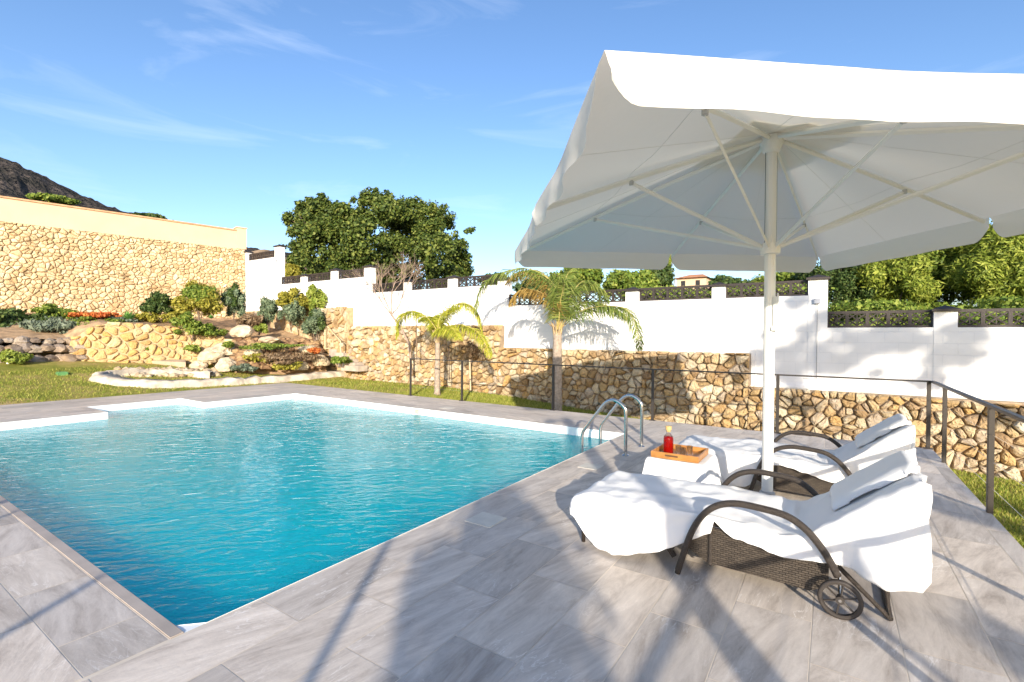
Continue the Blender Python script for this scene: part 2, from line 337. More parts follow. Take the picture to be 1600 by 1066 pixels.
PX0, PX1, PY0, PY1 = -10.0, -2.34, .96, 6.35      # pool
RX, RY0, RY1 = -11.0, 3.0, 4.48                   # recess with steps
region(PX1, DX1, -9, DY1, 'Y', (-2.323, 1.30), ph=(0, -.34))
region(DX0, PX1, -9, PY0 - .05, 'X', (-2.66, .63-.323*30))
region(PX0, PX1, PY1, DY1, 'X', (-2.5, PY1))
region(DX0, RX, -.0 + PY0 - .05, DY1, 'Y', (DX0, 1.1))
region(RX, PX0, PY0 - .05, RY0, 'Y', (RX, .9)); region(RX, PX0, RY1, DY1, 'Y', (RX, 1.2))
V = []; dirn = []
for a, b, c, d, k in tiles:
    V.append([(a, c, 0), (b, c, 0), (b, d, 0), (a, d, 0)]); dirn += [k]*4
deck = quads_mesh('deck', np.array(V), m_tile)
at = deck.data.attributes.new('dirn', 'FLOAT', 'POINT'); at.data.foreach_set('value', dirn)
tag(deck, kind='structure')
gb = MB(); zt, zb = -.0012, -.9
for a, b, c, d in [(PX1, DX1, -9, DY1), (DX0, PX1, -9, PY0), (PX0, PX1, PY1, DY1), (DX0, RX, PY0, DY1), (RX, PX0, PY0, RY0), (RX, PX0, RY1, DY1)]:
    gb.add([(a,c,zt),(b,c,zt),(b,d,zt),(a,d,zt)], [(0,1,2,3)])
# outer rim of the deck, seen where the lawn drops away
gb.add([(DX1,-9,zt),(DX1,DY1,zt),(DX1,DY1,zb),(DX1,-9,zb)], [(0,1,2,3)]); gb.add([(DX1,DY1,zt),(DX0,DY1,zt),(DX0,DY1,zb),(DX1,DY1,zb)], [(0,1,2,3)]); gb.add([(DX0,DY1,zt),(DX0,-9,zt),(DX0,-9,zb),(DX0,DY1,zb)], [(0,1,2,3)])
tag(gb.build('deck_base', m_grout, recalc=False), kind='structure')
# white coping strip and pool shell
WZ = -.115
pool_outline = [(PX1-.10, PY0), (PX1, PY0+.10), (PX1, PY1), (PX0, PY1), (PX0, RY1), (RX, RY1), (RX, RY0), (PX0, RY0), (PX0, PY0)]
pb = MB(); n = len(pool_outline)
for i in range(n):
    a, b = pool_outline[i], pool_outline[(i+1) % n]
    pb.add([(*a, .001), (*b, .001), (*b, -.19), (*a, -.19)], [(0,1,2,3)])
pb.add([(PX1-.10, PY0, -.002), (PX1, PY0, -.002), (PX1, PY0+.10, -.002)], [(0,1,2)])
tag(pb.build('pool_coping', m_plaster, recalc=False), kind='structure')
ed = MB(); ed.box((PX0, PY0-.046, -.03), (PX1, PY0+.012, .004), .004)
tag(ed.build('coping_edge', plain('coping_stone', (.42,.36,.31), .6, var=.15, vscale=6)), kind='structure')
sb = MB()
for i in range(n):
    a, b = pool_outline[i], pool_outline[(i+1) % n]
    sb.add([(*a, -.19), (*b, -.19), (*b, -.86), (*a, -.86)], [(0,1,2,3)])
sb.add([(RX-.1,PY0-.1,-.86),(PX1+.1,PY0-.1,-.86),(PX1+.1,PY1+.1,-.86),(RX-.1,PY1+.1,-.86)], [(0,1,2,3)])
for k in range(4): sb.box((RX+.001, RY0+.001+.003*k, -.855), (RX+.30+.3*k, RY1-.001-.003*k, -.30-.15*k))
tag(sb.build('pool_shell', m_basin, recalc=False), kind='structure')
wv = MB()
nx, ny = 40, 30
wv.add([(RX, RY0, WZ), (PX0, RY0, WZ), (PX0, RY1, WZ), (RX, RY1, WZ)], [(0,1,2,3)])
wv.add([(PX0, PY0, WZ), (PX1-.10, PY0, WZ), (PX1, PY0+.10, WZ), (PX1, PY1, WZ), (PX0, PY1, WZ)], [(0,1,2,3,4)])
tag(wv.build('pool_water', m_water, recalc=False), kind='structure')

# lawn sheet, reaching past the horizon on all sides
def grid(x0, x1, nx, y0, y1, ny, fn, skip=None):
    vs = []; fs = []
    for j in range(ny+1):
        for i in range(nx+1):
            x = x0+(x1-x0)*i/nx; y = y0+(y1-y0)*j/ny; vs.append((x, y, fn(x, y)))
    for j in range(ny):
        for i in range(nx):
            cx = x0+(x1-x0)*(i+.5)/nx; cy = y0+(y1-y0)*(j+.5)/ny
            if skip and skip(cx, cy): continue
            a = j*(nx+1)+i; fs.append((a, a+1, a+nx+2, a+nx+1))
    return vs, fs
lw = MB()
lw.add(*grid(-18, 14, 128, -12, 10.2, 90, hgt, skip=lambda x, y: DX0+.2 < x < DX1-.2 and y < DY1-.25))
lawn = lw.build('lawn', m_grass, smooth=True, recalc=False); tag(lawn, kind='structure')
fg = MB(); fg.add([(-900,-900,-1.6),(900,-900,-1.6),(900,900,-1.6),(-900,900,-1.6)], [(0,1,2,3)])
tag(fg.build('ground', plain('dry_ground', (.07,.075,.03), .95, var=.3, vscale=.05), recalc=False), kind='structure')
# grass blades
def blades(name, regs, dens, hh=.05):
    A = []
    for (x0, x1, y0, y1) in regs:
        nn = int((x1-x0)*(y1-y0)*dens)
        xs = rng.uniform(x0, x1, nn); ys = rng.uniform(y0, y1, nn)
        for x, y in zip(xs, ys):
            z = hgt(x, y) - .004; a = rng.uniform(0, 6.283); h = hh*rng.uniform(.5, 1.3); wd = .006*rng.uniform(.7, 1.6); l = rng.uniform(-.03, .03, 2)
            ca, sa = math.cos(a)*wd, math.sin(a)*wd
            A.append([(x-ca, y-sa, z), (x+ca, y+sa, z), (x+l[0], y+l[1], z+h)])
    return quads_mesh(name, np.array(A), m_blade)
g = blades('grass', [(DX1+.03, 3.2, 3.0, 9.6), (-8.5, 1.0, DY1+.05, 9.6)], 2200, .045); tag(g, 'short yellow-green lawn grass behind the pool deck', 'grass', kind='stuff')
g2 = blades('grass', [(-12.5, -8.5, DY1+.05, 9.6), (-15.8, -12.5, -1, 7.6)], 500, .05); tag(g2, 'short patchy lawn grass left of the pool', 'grass', kind='stuff')

# ------------------------------------------------------------------ stone walls (every stone a domed polygon)
def clip(poly, px, py, nx_, ny_):
    out_ = []
    for i in range(len(poly)):
        a, b = poly[i], poly[(i+1) % len(poly)]
        da = (a[0]-px)*nx_ + (a[1]-py)*ny_; db = (b[0]-px)*nx_ + (b[1]-py)*ny_
        if da <= 0: out_.append(a)
        if (da < 0) != (db < 0) and da != db:
            t = da/(da-db); out_.append((a[0]+(b[0]-a[0])*t, a[1]+(b[1]-a[1])*t))
    return out_
def stones(mb, U, Zlo, Zhi, place, size=.3, asp=1.35, gap=.012, dome=.05, jit=.42, extra=.35):
    """U: length; Zlo/Zhi functions of u giving bottom and top; place(u,z,d) -> world point, d outwards"""
    su, sv = size*asp, size/asp*1.0
    zmin = min(Zlo(U*i/20) for i in range(21)); zmax = max(Zhi(U*i/20) for i in range(21))
    pts = {}
    ni, nj = int(U/su)+3, int((zmax-zmin)/sv)+3
    for j in range(-1, nj):
        for i in range(-1, ni):
            pts[i, j] = [((i+.5+(.5 if j % 2 else 0)+random.uniform(-jit, jit))*su, zmin+(j+.5+random.uniform(-jit, jit)*.9)*sv)]
            if random.random() < extra: pts[i, j].append(((i+.5+random.uniform(-.5, .5))*su, zmin+(j+.5+random.uniform(-.5, .5))*sv))
    for (i, j), cx, cy in [(k_, p_[0], p_[1]) for k_, l_ in pts.items() for p_ in l_]:
        if not (-.5*su < cx < U+.5*su): continue
        lo, hi = Zlo(min(max(cx, 0), U)), Zhi(min(max(cx, 0), U))
        if cy < lo - sv or cy > hi + sv*.7: continue
        poly = [(max(cx-2*su, 0), max(cy-2*sv, lo)), (min(cx+2*su, U), max(cy-2*sv, lo)), (min(cx+2*su, U), min(cy+2*sv, hi)), (max(cx-2*su, 0), min(cy+2*sv, hi))]
        if poly[0][0] >= poly[1][0] or poly[0][1] >= poly[2][1]: continue
        for di in range(-2, 3):
            for dj in range(-2, 3):
                for q in pts.get((i+di, j+dj), ()):
                    dx, dy = q[0]-cx, q[1]-cy; l = math.hypot(dx, dy)
                    if l < 1e-9: continue
                    mx_, my_ = (cx+q[0])/2, (cy+q[1])/2; gg = gap*(.5+1.3*abs(math.sin(cx*7.1+q[0]*7.1+cy*3.3+q[1]*3.3)))
                    if len(poly) > 2: poly = clip(poly, mx_ - dx/l*gg, my_ - dy/l*gg, dx, dy)
                if len(poly) < 3: break
            if len(poly) < 3: break
        if len(poly) < 3: continue
        gx = sum(p[0] for p in poly)/len(poly); gy = sum(p[1] for p in poly)/len(poly)
        area = abs(sum(poly[k][0]*poly[(k+1)%len(poly)][1]-poly[(k+1)%len(poly)][0]*poly[k][1] for k in range(len(poly))))/2
        if area < su*sv*.06: continue
        # subdivide the outline, round the corners
        P2 = []
        for k in range(len(poly)):
            a, b = poly[k], poly[(k+1) % len(poly)]; L_ = math.hypot(b[0]-a[0], b[1]-a[1])
            if L_ < size*.08: P2.append(((a[0]+b[0])/2, (a[1]+b[1])/2)); continue
            t0 = random.uniform(.14, .26); jj = min(L_, size)*.035
            for t in (t0, .5, 1-t0):
                if t == .5 and L_ < size*.4: continue
                P2.append((a[0]+(b[0]-a[0])*t+random.uniform(-jj, jj), a[1]+(b[1]-a[1])*t+random.uniform(-jj, jj)))
        m_ = len(P2)
        if m_ < 3: continue
        hgt_ = dome*random.uniform(.6, 1.4); tx, ty = random.uniform(-.5, .5), random.uniform(-.5, .5)
        vs = []
        for sc, hh in ((1, -.03), (.975, hgt_*.35), (.84, hgt_*.82), (.5, hgt_*1.0)):
            for (x, y) in P2:
                ux, uy = gx+(x-gx)*sc, gy+(y-gy)*sc
                nse = random.uniform(-.16, .16)*dome if hh > 0 else 0
                vs.append(place(ux, uy, hh + nse + ((ux-gx)*tx+(uy-gy)*ty)*.22*(hh > 0)))
        vs.append(place(gx, gy, hgt_*random.uniform(.9, 1.1)))
        fs = []
        for r_ in range(3):
            for k in range(m_): fs.append((r_*m_+k, r_*m_+(k+1) % m_, (r_+1)*m_+(k+1) % m_, (r_+1)*m_+k))
        for k in range(m_): fs.append((3*m_+k, 3*m_+(k+1) % m_, 4*m_))
        mb.add(vs, fs)
    return mb

# --- boundary wall, white block with dark lattice, stepping down to the right
WY = 10.0
bw = empty('boundary_wall', (-8, WY, 0), 'long white block wall with dark lattice panels stepping down behind the lawn', 'wall')
segs = [(-19.2, -16.9, 4.16), (-16.9, -11.95, 3.13), (-11.95, -6.85, 2.62), (-6.85, -.08, 2.08), (-.08, 9.0, 1.51)]
piers = [(-19.25, -18.95, 4.16, .34), (-17.05, -16.72, 4.16, .36), (-15.44, -15.14, 3.13, .21), (-13.77, -13.47, 3.13, .29), (-12.12, -11.81, 3.13, .28), (-10.39, -10.13, 2.62, .25), (-8.71, -8.42, 2.62, .25),
         (-7.05, -6.76, 2.62, .10), (-5.25, -4.97, 2.08, .22), (-3.70, -3.42, 2.08, .22), (-1.96, -1.72, 2.08, .23), (-.36, -.07, 2.08, .27), (1.33, 1.61, 1.51, .25), (3.1, 3.4, 1.51, .25), (4.9, 5.2, 1.51, .25), (6.7, 7.0, 1.51, .25)]
wb = MB()
for a, b, z in segs: wb.box((a+.0005, WY, -1.0), (b-.0005, WY+.18, z))
for a, b, z, h in piers: wb.box((a, WY-.008, -1.0), (b, WY+.19, z+h))
wb.build('wall', m_wall, bw)
for a, b, z, h in piers:
    c = MB(); zz = z+h+.001; c.add([(a-.03,WY-.06,zz),(b+.03,WY-.06,zz),(b+.03,WY+.24,zz),(a-.03,WY+.24,zz),(a-.03,WY-.06,zz+.035),(b+.03,WY-.06,zz+.035),(b+.03,WY+.24,zz+.035),(a-.03,WY+.24,zz+.035),((a+b)/2,WY+.09,zz+.10)],
          [(0,1,2,3),(0,1,5,4),(1,2,6,5),(2,3,7,6),(3,0,4,7),(4,5,8),(5,6,8),(6,7,8),(7,4,8)])
    c.build('pier_cap', m_brown_metal, bw)
ps = sorted(piers)
for (a0, b0, z0, _), (a1, b1, z1, _) in zip(ps[:-1], ps[1:]):
    x0, x1, z = b0+.002, a1-.002, [s for s in segs if s[0]-.3 <= b0 < s[1]-.01][-1][2]+.003
    p = MB(); ya, yb = WY+.07, WY+.11; H_ = .28
    p.box((x0, ya, z), (x1, yb, z+.035)); p.box((x0, ya, z+H_-.045), (x1, yb, z+H_))
    k = max(1, round((x1-x0)/.29)); w_ = (x1-x0)/k
    for i in range(k+1): p.box((x0+i*w_-.024 if i else x0, ya+.001, z+.02), (x0+i*w_+.024 if i < k else x1, yb-.001, z+H_-.03))
    for i in range(k):
        c0, c1 = x0+i*w_, x0+(i+1)*w_; yy = (ya+yb)/2
        for (A, B) in (((c0, z+.02), (c1, z+H_-.03)), ((c0, z+H_-.03), (c1, z+.02))):
            p.tube([(A[0], yy, A[1]), (B[0], yy, B[1])], .016, 4)
        xm = (c0+c1)/2; zc = z+H_/2
        p.tube([(xm-w_*.5, yy-.004, zc), (xm, yy-.004, zc+H_*.36), (xm+w_*.5, yy-.004, zc), (xm, yy-.004, zc-H_*.36), (xm-w_*.5, yy-.004, zc)], .014, 4)
        p.tube([(xm, yy, z+.02), (xm, yy, z+H_-.03)], .010, 4)
    p.build('lattice_panel', m_brown_metal, bw)
lb = MB(); lb.box((-.27, WY-.075, 1.93), (-.17, WY-.031, 2.02), .006); lb.build('junction_box', plain('grey_plastic', (.35,.37,.42), .5), bw)
cb_ = MB(); cb_.tube([(-.22, WY-.04, 1.93), (-.22, WY-.04, .62)], .005, 6); cb_.tube([(-.42, WY-.012, .62), (-.04, WY-.012, .62)], .004, 4); cb_.build('cable', plain('grey_cable', (.25,.25,.27), .6), bw)
lb2 = MB(); lb2.box((-11.98, WY-.075, 2.88), (-11.88, WY-.031, 2.98), .006); lb2.build('junction_box', plain('grey_plastic_small', (.45,.47,.5), .5), bw)
lb3 = MB(); lb3.box((-16.93, WY-.075, 4.0), (-16.84, WY-.031, 4.1), .006); lb3.build('junction_box', plain('grey_plastic_tiny', (.45,.47,.5), .5), bw)

# --- low golden retaining wall below it, stepping in height
SWY = 9.72
rw = empty('retaining_wall', (-6, SWY, 0), 'golden rubble stone wall below the white wall, stepping down along the lawn', 'wall')
ztop = lambda X: (1.04 if X < -1.26 else .44 - .02*max(0, X)) if X > -6.83 else 1.60
X0, X1 = -12.6, 9.0
def rw_place(u, z, d): return (X0+u, SWY - d + .10*max(0, z), z)
mbs = MB()
for a, b in ((-12.6, -6.83), (-6.83, -1.26), (-1.26, 9.0)):
    def pl(u, z, d, a=a): return (a+u, SWY - d + .10*z + .03*noise.noise(Vector(((a+u)*.7, z, 0))), z)
    stones(mbs, b-a, lambda u, a=a: hgt(a+u, 9.5)-.15, lambda u, a=a: ztop(a+u+.01 if u < .1 else a+u-.01), pl, size=.195, dome=.08, gap=.0042, jit=.5, extra=.7)
mbs.build('stone_facing', m_stone, rw)
bk = MB()
for a, b in ((-12.6, -6.83), (-6.83, -1.26), (-1.26, 9.0)):
    zt_ = ztop(a+.1)
    bk.add([(a, SWY+.015-.12, -1.0), (b, SWY+.015-.12, -1.0), (b, SWY+.015+.10*zt_, zt_-.02), (a, SWY+.015+.10*zt_, zt_-.02), (b, WY-.004, zt_-.02), (a, WY-.004, zt_-.02)], [(0,1,2,3), (3,2,4,5)])
    if a > -12: pz = ztop(a-.1); bk.add([(a, SWY+.02, zt_-.1), (a, WY-.004, zt_-.1), (a, WY-.004, pz-.02), (a, SWY+.02+.1*pz, pz-.02)], [(0,1,2,3)])
bk.build('mortar_core', m_mortar, rw, recalc=False)
ch = MB(); ch.box((-12.55, WY-.03, 1.60), (-6.85, WY-.001, 1.66)); ch.box((-6.86, WY-.03, 1.04), (-1.18, WY-.001, 1.10)); ch.box((-1.25, WY-.031, .45), (-1.18, WY-.0005, 1.039)); ch.box((-1.179, WY-.03, .44), (9, WY-.001, .49))
ch.build('plaster_edge', m_wall, bw)
# short stone block by the gate
sbk = MB(); stones(sbk, 1.55, lambda u: .3, lambda u: 2.22, lambda u, z, d: (-14.25+u, 9.80-d, z), size=.26); stones(sbk, 5.2, lambda u: 1.0, lambda u: 2.2, lambda u, z, d: (-19.4+u, 9.86-d, z), size=.26)
o = sbk.build('gate_stone_block', m_stone); tag(o, 'raised golden stone block under the white wall by the gate', 'wall')
sbc = MB(); sbc.box((-19.3, 9.83, 0), (-12.62, 9.995, 2.19)); sbc.build('mortar_core', m_mortar_l, o)

# --- tall wall at the left
TC = Vector((-19.1, 9.98, 0)); TD = Vector((-.225, -.974, 0)).normalized(); TN = Vector((.974, -.225, 0)).normalized()
tw = empty('tall_stone_wall', TC, 'tall cream rubble stone wall topped with peach rendered parapet at the left', 'wall')
def tp_(u, z, d): p = TC + TD*u + TN*(d + .04*(4.6-z)); return (p.x, p.y, z)
mt_ = MB(); stones(mt_, 13.0, lambda u: 1.3, lambda u: 4.60, tp_, size=.175, asp=1.4, dome=.05, gap=.004, jit=.44, extra=.7)
mt_.build('stone_facing', m_stone_tall, tw)
bt = MB(); bt.add([tp_(0, 0, .0), tp_(13, 0, .0), tp_(13, 4.6, .0), tp_(0, 4.6, .0)], [(0,1,2,3)]); bt.build('mortar_core', m_mortar_l, tw, recalc=False)
pr = MB()
def obox(mb, u0, u1, d0, d1, z0, z1):
    q = lambda u, d, z: tuple(Vector((TC.x, TC.y, z)) + TD*u + TN*d)
    mb.add([q(u0,d0,z0), q(u1,d0,z0), q(u1,d1,z0), q(u0,d1,z0), q(u0,d0,z1), q(u1,d0,z1), q(u1,d1,z1), q(u0,d1,z1)], [(0,3,2,1),(4,5,6,7),(0,1,5,4),(1,2,6,5),(2,3,7,6),(3,0,4,7)])
obox(pr, .0, 13, -.3, .02, 4.60, 5.30); pr.build('parapet', m_cream, tw)
pc = MB(); obox(pc, .3, 13, -.34, .06, 5.301, 5.35); pc.build('coping', m_terracotta, tw)
pp = MB(); obox(pp, -.05, .29, -.33, .05, 4.62, 5.42); obox(pp, -.07, .31, -.36, .08, 5.421, 5.46); pp.build('end_pier', m_cream, tw)

# ------------------------------------------------------------------ terraces left
def tpath(pts, n=10): return catmull([Vector(p) for p in pts], n)
# terrace wall: base points on the rising lawn
base = [(-17.15, 4.35), (-16.75, 5.0), (-16.4, 5.8), (-16.0, 6.8), (-15.2, 8.0)]
tb = tpath([(x, y, 0) for x, y in base]); cum = [0]
for a, b in zip(tb[:-1], tb[1:]): cum.append(cum[-1] + (b-a).length)
def along(u):
    for i in range(len(cum)-1):
        if u <= cum[i+1]: t = (u-cum[i])/(cum[i+1]-cum[i]); p = tb[i].lerp(tb[i+1], t); d = (tb[i+1]-tb[i]).normalized(); return p, Vector((d.y, -d.x, 0))
    return tb[-1], Vector((1, 0, 0))
Lw = cum[-1]
ttop = lambda u: interp(u/Lw, [0, .08, .2, .5, .75, .9, 1], [1.1, 1.45, 1.64, 1.56, 1.36, 1.16, 1.05])
def lay(u, z, d):
    p, nn = along(max(0, min(Lw, u))); p = p + nn*(d + .18*(1.6-z)); return (p.x, p.y, z)
tm = MB(); stones(tm, Lw, lambda u: .35, ttop, lay, size=.25, asp=1.3, dome=.06)
o = tm.build('terrace_wall', stone_mat('ochre_stone', [(0, (.46,.28,.10)), (.3, (.60,.44,.22)), (.6, (.56,.35,.12)), (.8, (.64,.52,.31)), (1, (.52,.35,.16))], nscale=5)); tag(o, 'low ochre stone terrace wall curving below the planting bed', 'wall')
tmb = MB(); N_ = 40
vs = [lay(Lw*i/N_, .2, 0.0) for i in range(N_+1)] + [lay(Lw*i/N_, ttop(Lw*i/N_)-.03, 0.0) for i in range(N_+1)]
tmb.add(vs, [(i, i+1, N_+2+i, N_+1+i) for i in range(N_)]); tmb.build('mortar_core', m_mortar_l, o, recalc=False)
# bed surface between terrace wall and tall wall
bd = MB(); vs = []; K = 12
for i in range(N_+1):
    u = Lw*i/N_; a = Vector(lay(u, ttop(u)-.05, 0)); f_ = i/N_
    b = Vector(tuple(TC + TD*(6.2-5.9*f_))); b.z = 1.95
    for k in range(K+1):
        p = a.lerp(b, k/K); p.z += .06*noise.noise(p*1.3) if 0 < k < K else 0; vs.append(tuple(p))
bd.add(vs, [(i*(K+1)+k, i*(K+1)+k+1, (i+1)*(K+1)+k+1, (i+1)*(K+1)+k) for i in range(N_) for k in range(K)])
# bed at the far left, behind the dark stones
for i in range(13):
    a = Vector((-17.15 - .5*i/12, 4.35 - 6*i/12, 1.15)); b = Vector(tuple(TC + TD*(6.2+5.5*i/12))); b.z = 1.95
    for k in range(13):
        p = a.lerp(b, k/12); p.z += .05*noise.noise(p*1.5) if k else 0; vs.append(tuple(p))
n0 = (N_+1)*(K+1)
bd.add(vs[n0:], [(i*13+k, i*13+k+1, (i+1)*13+k+1, (i+1)*13+k) for i in range(12) for k in range(12)]); vs = vs[:n0]
# plateau towards the white wall
pl_ = [(-15.2, 8.0, 1.02), (-14.35, 9.75, 1.15), (-19.0, 9.8, 1.95), (-19.2, 9.6, 1.95)]
vs = []
for i in range(13):
    a = Vector(pl_[0]).lerp(Vector(pl_[1]), i/12); b = Vector(pl_[3]).lerp(Vector(pl_[2]), i/12)
    for k in range(13):
        p = a.lerp(b, k/12); p.z += .05*noise.noise(p*1.5); vs.append(tuple(p))
bd.add(vs, [(i*13+k, i*13+k+1, (i+1)*13+k+1, (i+1)*13+k) for i in range(12) for k in range(12)])
tag(bd.build('planting_soil', m_soil, smooth=True, recalc=False), kind='structure')

def rock(c, r, seed=0, flat=.7, sub=3, rough=.35):
    bm = bmesh.new(); bmesh.ops.create_icosphere(bm, subdivisions=sub, radius=1)
    sx, sy, sz = r if isinstance(r, (tuple, list)) else (r, r, r*flat)
    for v in bm.verts:
        p = v.co.copy(); q = p*1.2 + Vector((seed*3.1, seed*1.7, seed))
        k = 1 + rough*noise.noise(q) + rough*.4*noise.noise(q*2.7); v.co = Vector((p.x*k*sx + c[0], p.y*k*sy + c[1], max(p.z*k, -.6)*sz + c[2]))
    bm.verts.index_update(); vs = [tuple(v.co) for v in bm.verts]; fs = [[v.index for v in f.verts] for f in bm.faces]; bm.free(); return vs, fs
# rockery: rubble mass (uncountable) plus the boulders that read singly
rub = MB(); 
for i in range(420):
    t = random.random(); a = Vector((-15.2, 7.6, 0)).lerp(Vector((-14.1, 9.7, 0)), t); s = random.random()
    p = a + Vector((.95, -.35, 0))*(1.35*(1-s)); z = .38 + .78*s + random.uniform(-.06, .06)
    rub.add(*rock((p.x, p.y, z), random.uniform(.06, .17), i, sub=1))
tag(rub.build('rubble', m_stone_dark), 'dark brown rubble bank of the rock garden behind the pool', 'rubble', kind='stuff')
rb2 = MB(); rb2.add([(-15.3,7.4,1.1),(-14.1,9.75,1.12),(-12.9,9.3,.05),(-14.0,7.1,.1)], [(0,1,2,3)]); tag(rb2.build('rockery_soil', m_soil, recalc=False), kind='structure')
bl = [((378,520), 14.9, (.36,.30,.24), m_stone_pale, 'big pale peaked boulder crowning the rock garden'),
      ((350,548), 14.3, (.40,.35,.24), m_stone_pale, 'pale flat boulder at the end of the terrace wall'),
      ((330,558), 14.0, (.35,.3,.26), m_stone, 'golden boulder low on the left of the rock garden'),
      ((355,572), 13.8, (.32,.3,.24), m_stone_pale, 'cream boulder just above the pond rim'),
      ((468,573), 14.4, (.30,.25,.17), m_stone, 'rounded tan boulder in front of the dark rubble'),
      ((500,565), 14.8, (.30,.25,.2), m_stone, 'golden boulder right of the dark rubble bank'),
      ((395,556), 14.2, (.28,.25,.22), m_stone, 'tan boulder at the middle of the rock garden face'),
      ((312,572), 13.8, (.24,.22,.16), m_stone_pale, 'small cream boulder left above the pond rim'),
      ((480,548), 15.0, (.34,.25,.18), m_stone, 'golden boulder near the top right of the rubble'),
      ((420,533), 15.0, (.5,.25,.13), m_stone_pale, 'long pale slab on top of the rubble bank')]
for i, ((x, y), dep, r, mt, lab) in enumerate(bl):
    p = onD(x, y, dep); mb = MB(); mb.add(*rock(p, r, i+50)); tag(mb.build('boulder', mt, smooth=False), lab, 'boulder', 'boulders of the rock garden')
for i in range(46):     # loose pale stones in the pond and at the terrace foot
    pass
pbl = MB()
for i in range(130):
    x = random.uniform(185, 340); p = onT(x, random.uniform(577, 588), .03); pbl.add(*rock(p, random.uniform(.04, .13), i+200, sub=1))
tag(pbl.build('pebbles', m_stone_pale), 'loose pale stones lying in the dry pond', 'pebbles', kind='stuff')
# pond rim
rim = catmull([onT(330, 583, .12), onT(250, 579, .12), onT(185, 580, .12), onT(160, 585, .12), onT(185, 592, .12), onT(260, 596, .12), onT(350, 593, .12), onT(430, 589, .12), onT(500, 583, .12), onT(555, 578, .12)], 10)
rm_ = MB(); prev = None; rv = []
for i, p in enumerate(rim):
    t = (rim[min(i+1, len(rim)-1)]-rim[max(i-1, 0)]); nn = Vector((t.y, -t.x, 0)).normalized(); wd = .18+.14*noise.noise(Vector((i*.35, 0, 0))); hz = .07*noise.noise(Vector((i*.6, 5, 0)))
    zt_ = p.z + .02 + hz
    rv.append([p + nn*(wd+.06) + Vector((0,0,-.25)), p + nn*(wd+.02) + Vector((0,0,-.03+hz)), p + nn*(wd-.05)+Vector((0,0,.02+hz)), p - nn*wd*.6+Vector((0,0,.03+hz)), p - nn*wd*.8+Vector((0,0,-.3))])
vs = [tuple(v) for r_ in rv for v in r_]; rm_.add(vs, [(i*5+k, i*5+k+1, (i+1)*5+k+1, (i+1)*5+k) for i in range(len(rv)-1) for k in range(4)])
tag(rm_.build('pond_rim', plain('pale_grey_concrete', (.56,.48,.37), .9, bump=1, bscale=9, var=.4, vscale=5), smooth=True, recalc=False), 'pale rounded stone rim of the dry pond beside the pool deck', 'pond rim')
# path strip under the terrace wall, dark stones at far left
dk = MB()
for i in range(26):
    f_ = i/25
    for zz, rr, bk_ in ((.62, .22, 0), (.88, .19, .1), (1.08, .15, .2)):
        dk.add(*rock((-16.95-.45*f_-bk_+random.uniform(-.04,.04), 4.55-5.6*f_+random.uniform(-.05,.05), zz+random.uniform(-.03,.03)), rr*random.uniform(.8, 1.2), i*3+300, sub=2))
o = dk.build('dry_stone_wall', stone_mat('grey_brown_stone', [(0, (.20,.16,.13)), (.5, (.32,.26,.21)), (1, (.42,.36,.29))], nscale=6)); tag(o, 'low wall of dark rounded stones at the far left behind the lawn', 'wall')
pt = MB(); a = [onD(25, 563, 13.9), onD(140, 560, 13.9), onD(290, 566, 13.7)]; 
for p, q in zip(a[:-1], a[1:]): pt.add([p, q, q+Vector((-.5,.2,.05)), p+Vector((-.5,.2,.05)), p+Vector((.03,0,-.3)), q+Vector((.03,0,-.3))], [(0,1,2,3),(0,4,5,1)])
tag(pt.build('path', plain('dusty_path', (.46,.35,.24), .95, var=.25, vscale=3), recalc=False), kind='structure')

# gate, stairs
gt = empty('garden_gate', (-13.5, 9.0, 0), 'beige iron gate with vertical bars at the top of the garden steps', 'gate')
GD = 15.6
gA, gB, gC, gD = onD(508, 511, GD), onD(545, 511, GD), onD(545, 542, GD), onD(508, 545, GD)
fr_ = MB(); fr_.tube([gD, gA], .025, 6); fr_.tube([gA, gB], .02, 6); fr_.tube([gB, gC], .022, 6); fr_.tube([gC, gD], .02, 6); fr_.build('frame', m_gate, gt)
br_ = MB()
for k in range(1, 13): br_.tube([gA.lerp(gB, k/13), gD.lerp(gC, k/13)], .010, 5)
br_.build('bars', m_gate, gt)
hr = MB(); q0, q1, q2 = onD(513, 512, GD-.3), onD(532, 533, GD-.9), onD(532, 556, GD-.9); hr.tube([q0, q1], .02, 6); hr.tube([q1, q2], .018, 6)
o = hr.build('stair_handrail', m_gate); tag(o, 'beige sloping handrail in front of the garden gate', 'handrail')
st = MB()
for k in range(6):
    a = onD(534+k*5, 546+k*5.0, GD-.22*k); st.box((a.x-.32, a.y-.24, a.z-.16-.1*(k<5)), (a.x+.32, a.y+.1, a.z))
tag(st.build('steps', plain('worn_grey_steps', (.44,.37,.30), .9, var=.25, vscale=4)), kind='structure')
# rough stone pile right of the steps
rp = MB()
for i in range(60):
    t = random.random(); p = onD(560+70*t+random.uniform(-12,12), 520+random.random()*52, 14.9-.9*t+random.uniform(-.1,.3)); rp.add(*rock(p, random.uniform(.10,.24), i+400, sub=2))
tag(rp.build('rock_bank', m_stone), 'rough golden rock bank beside the garden steps', 'rock bank', kind='stuff')

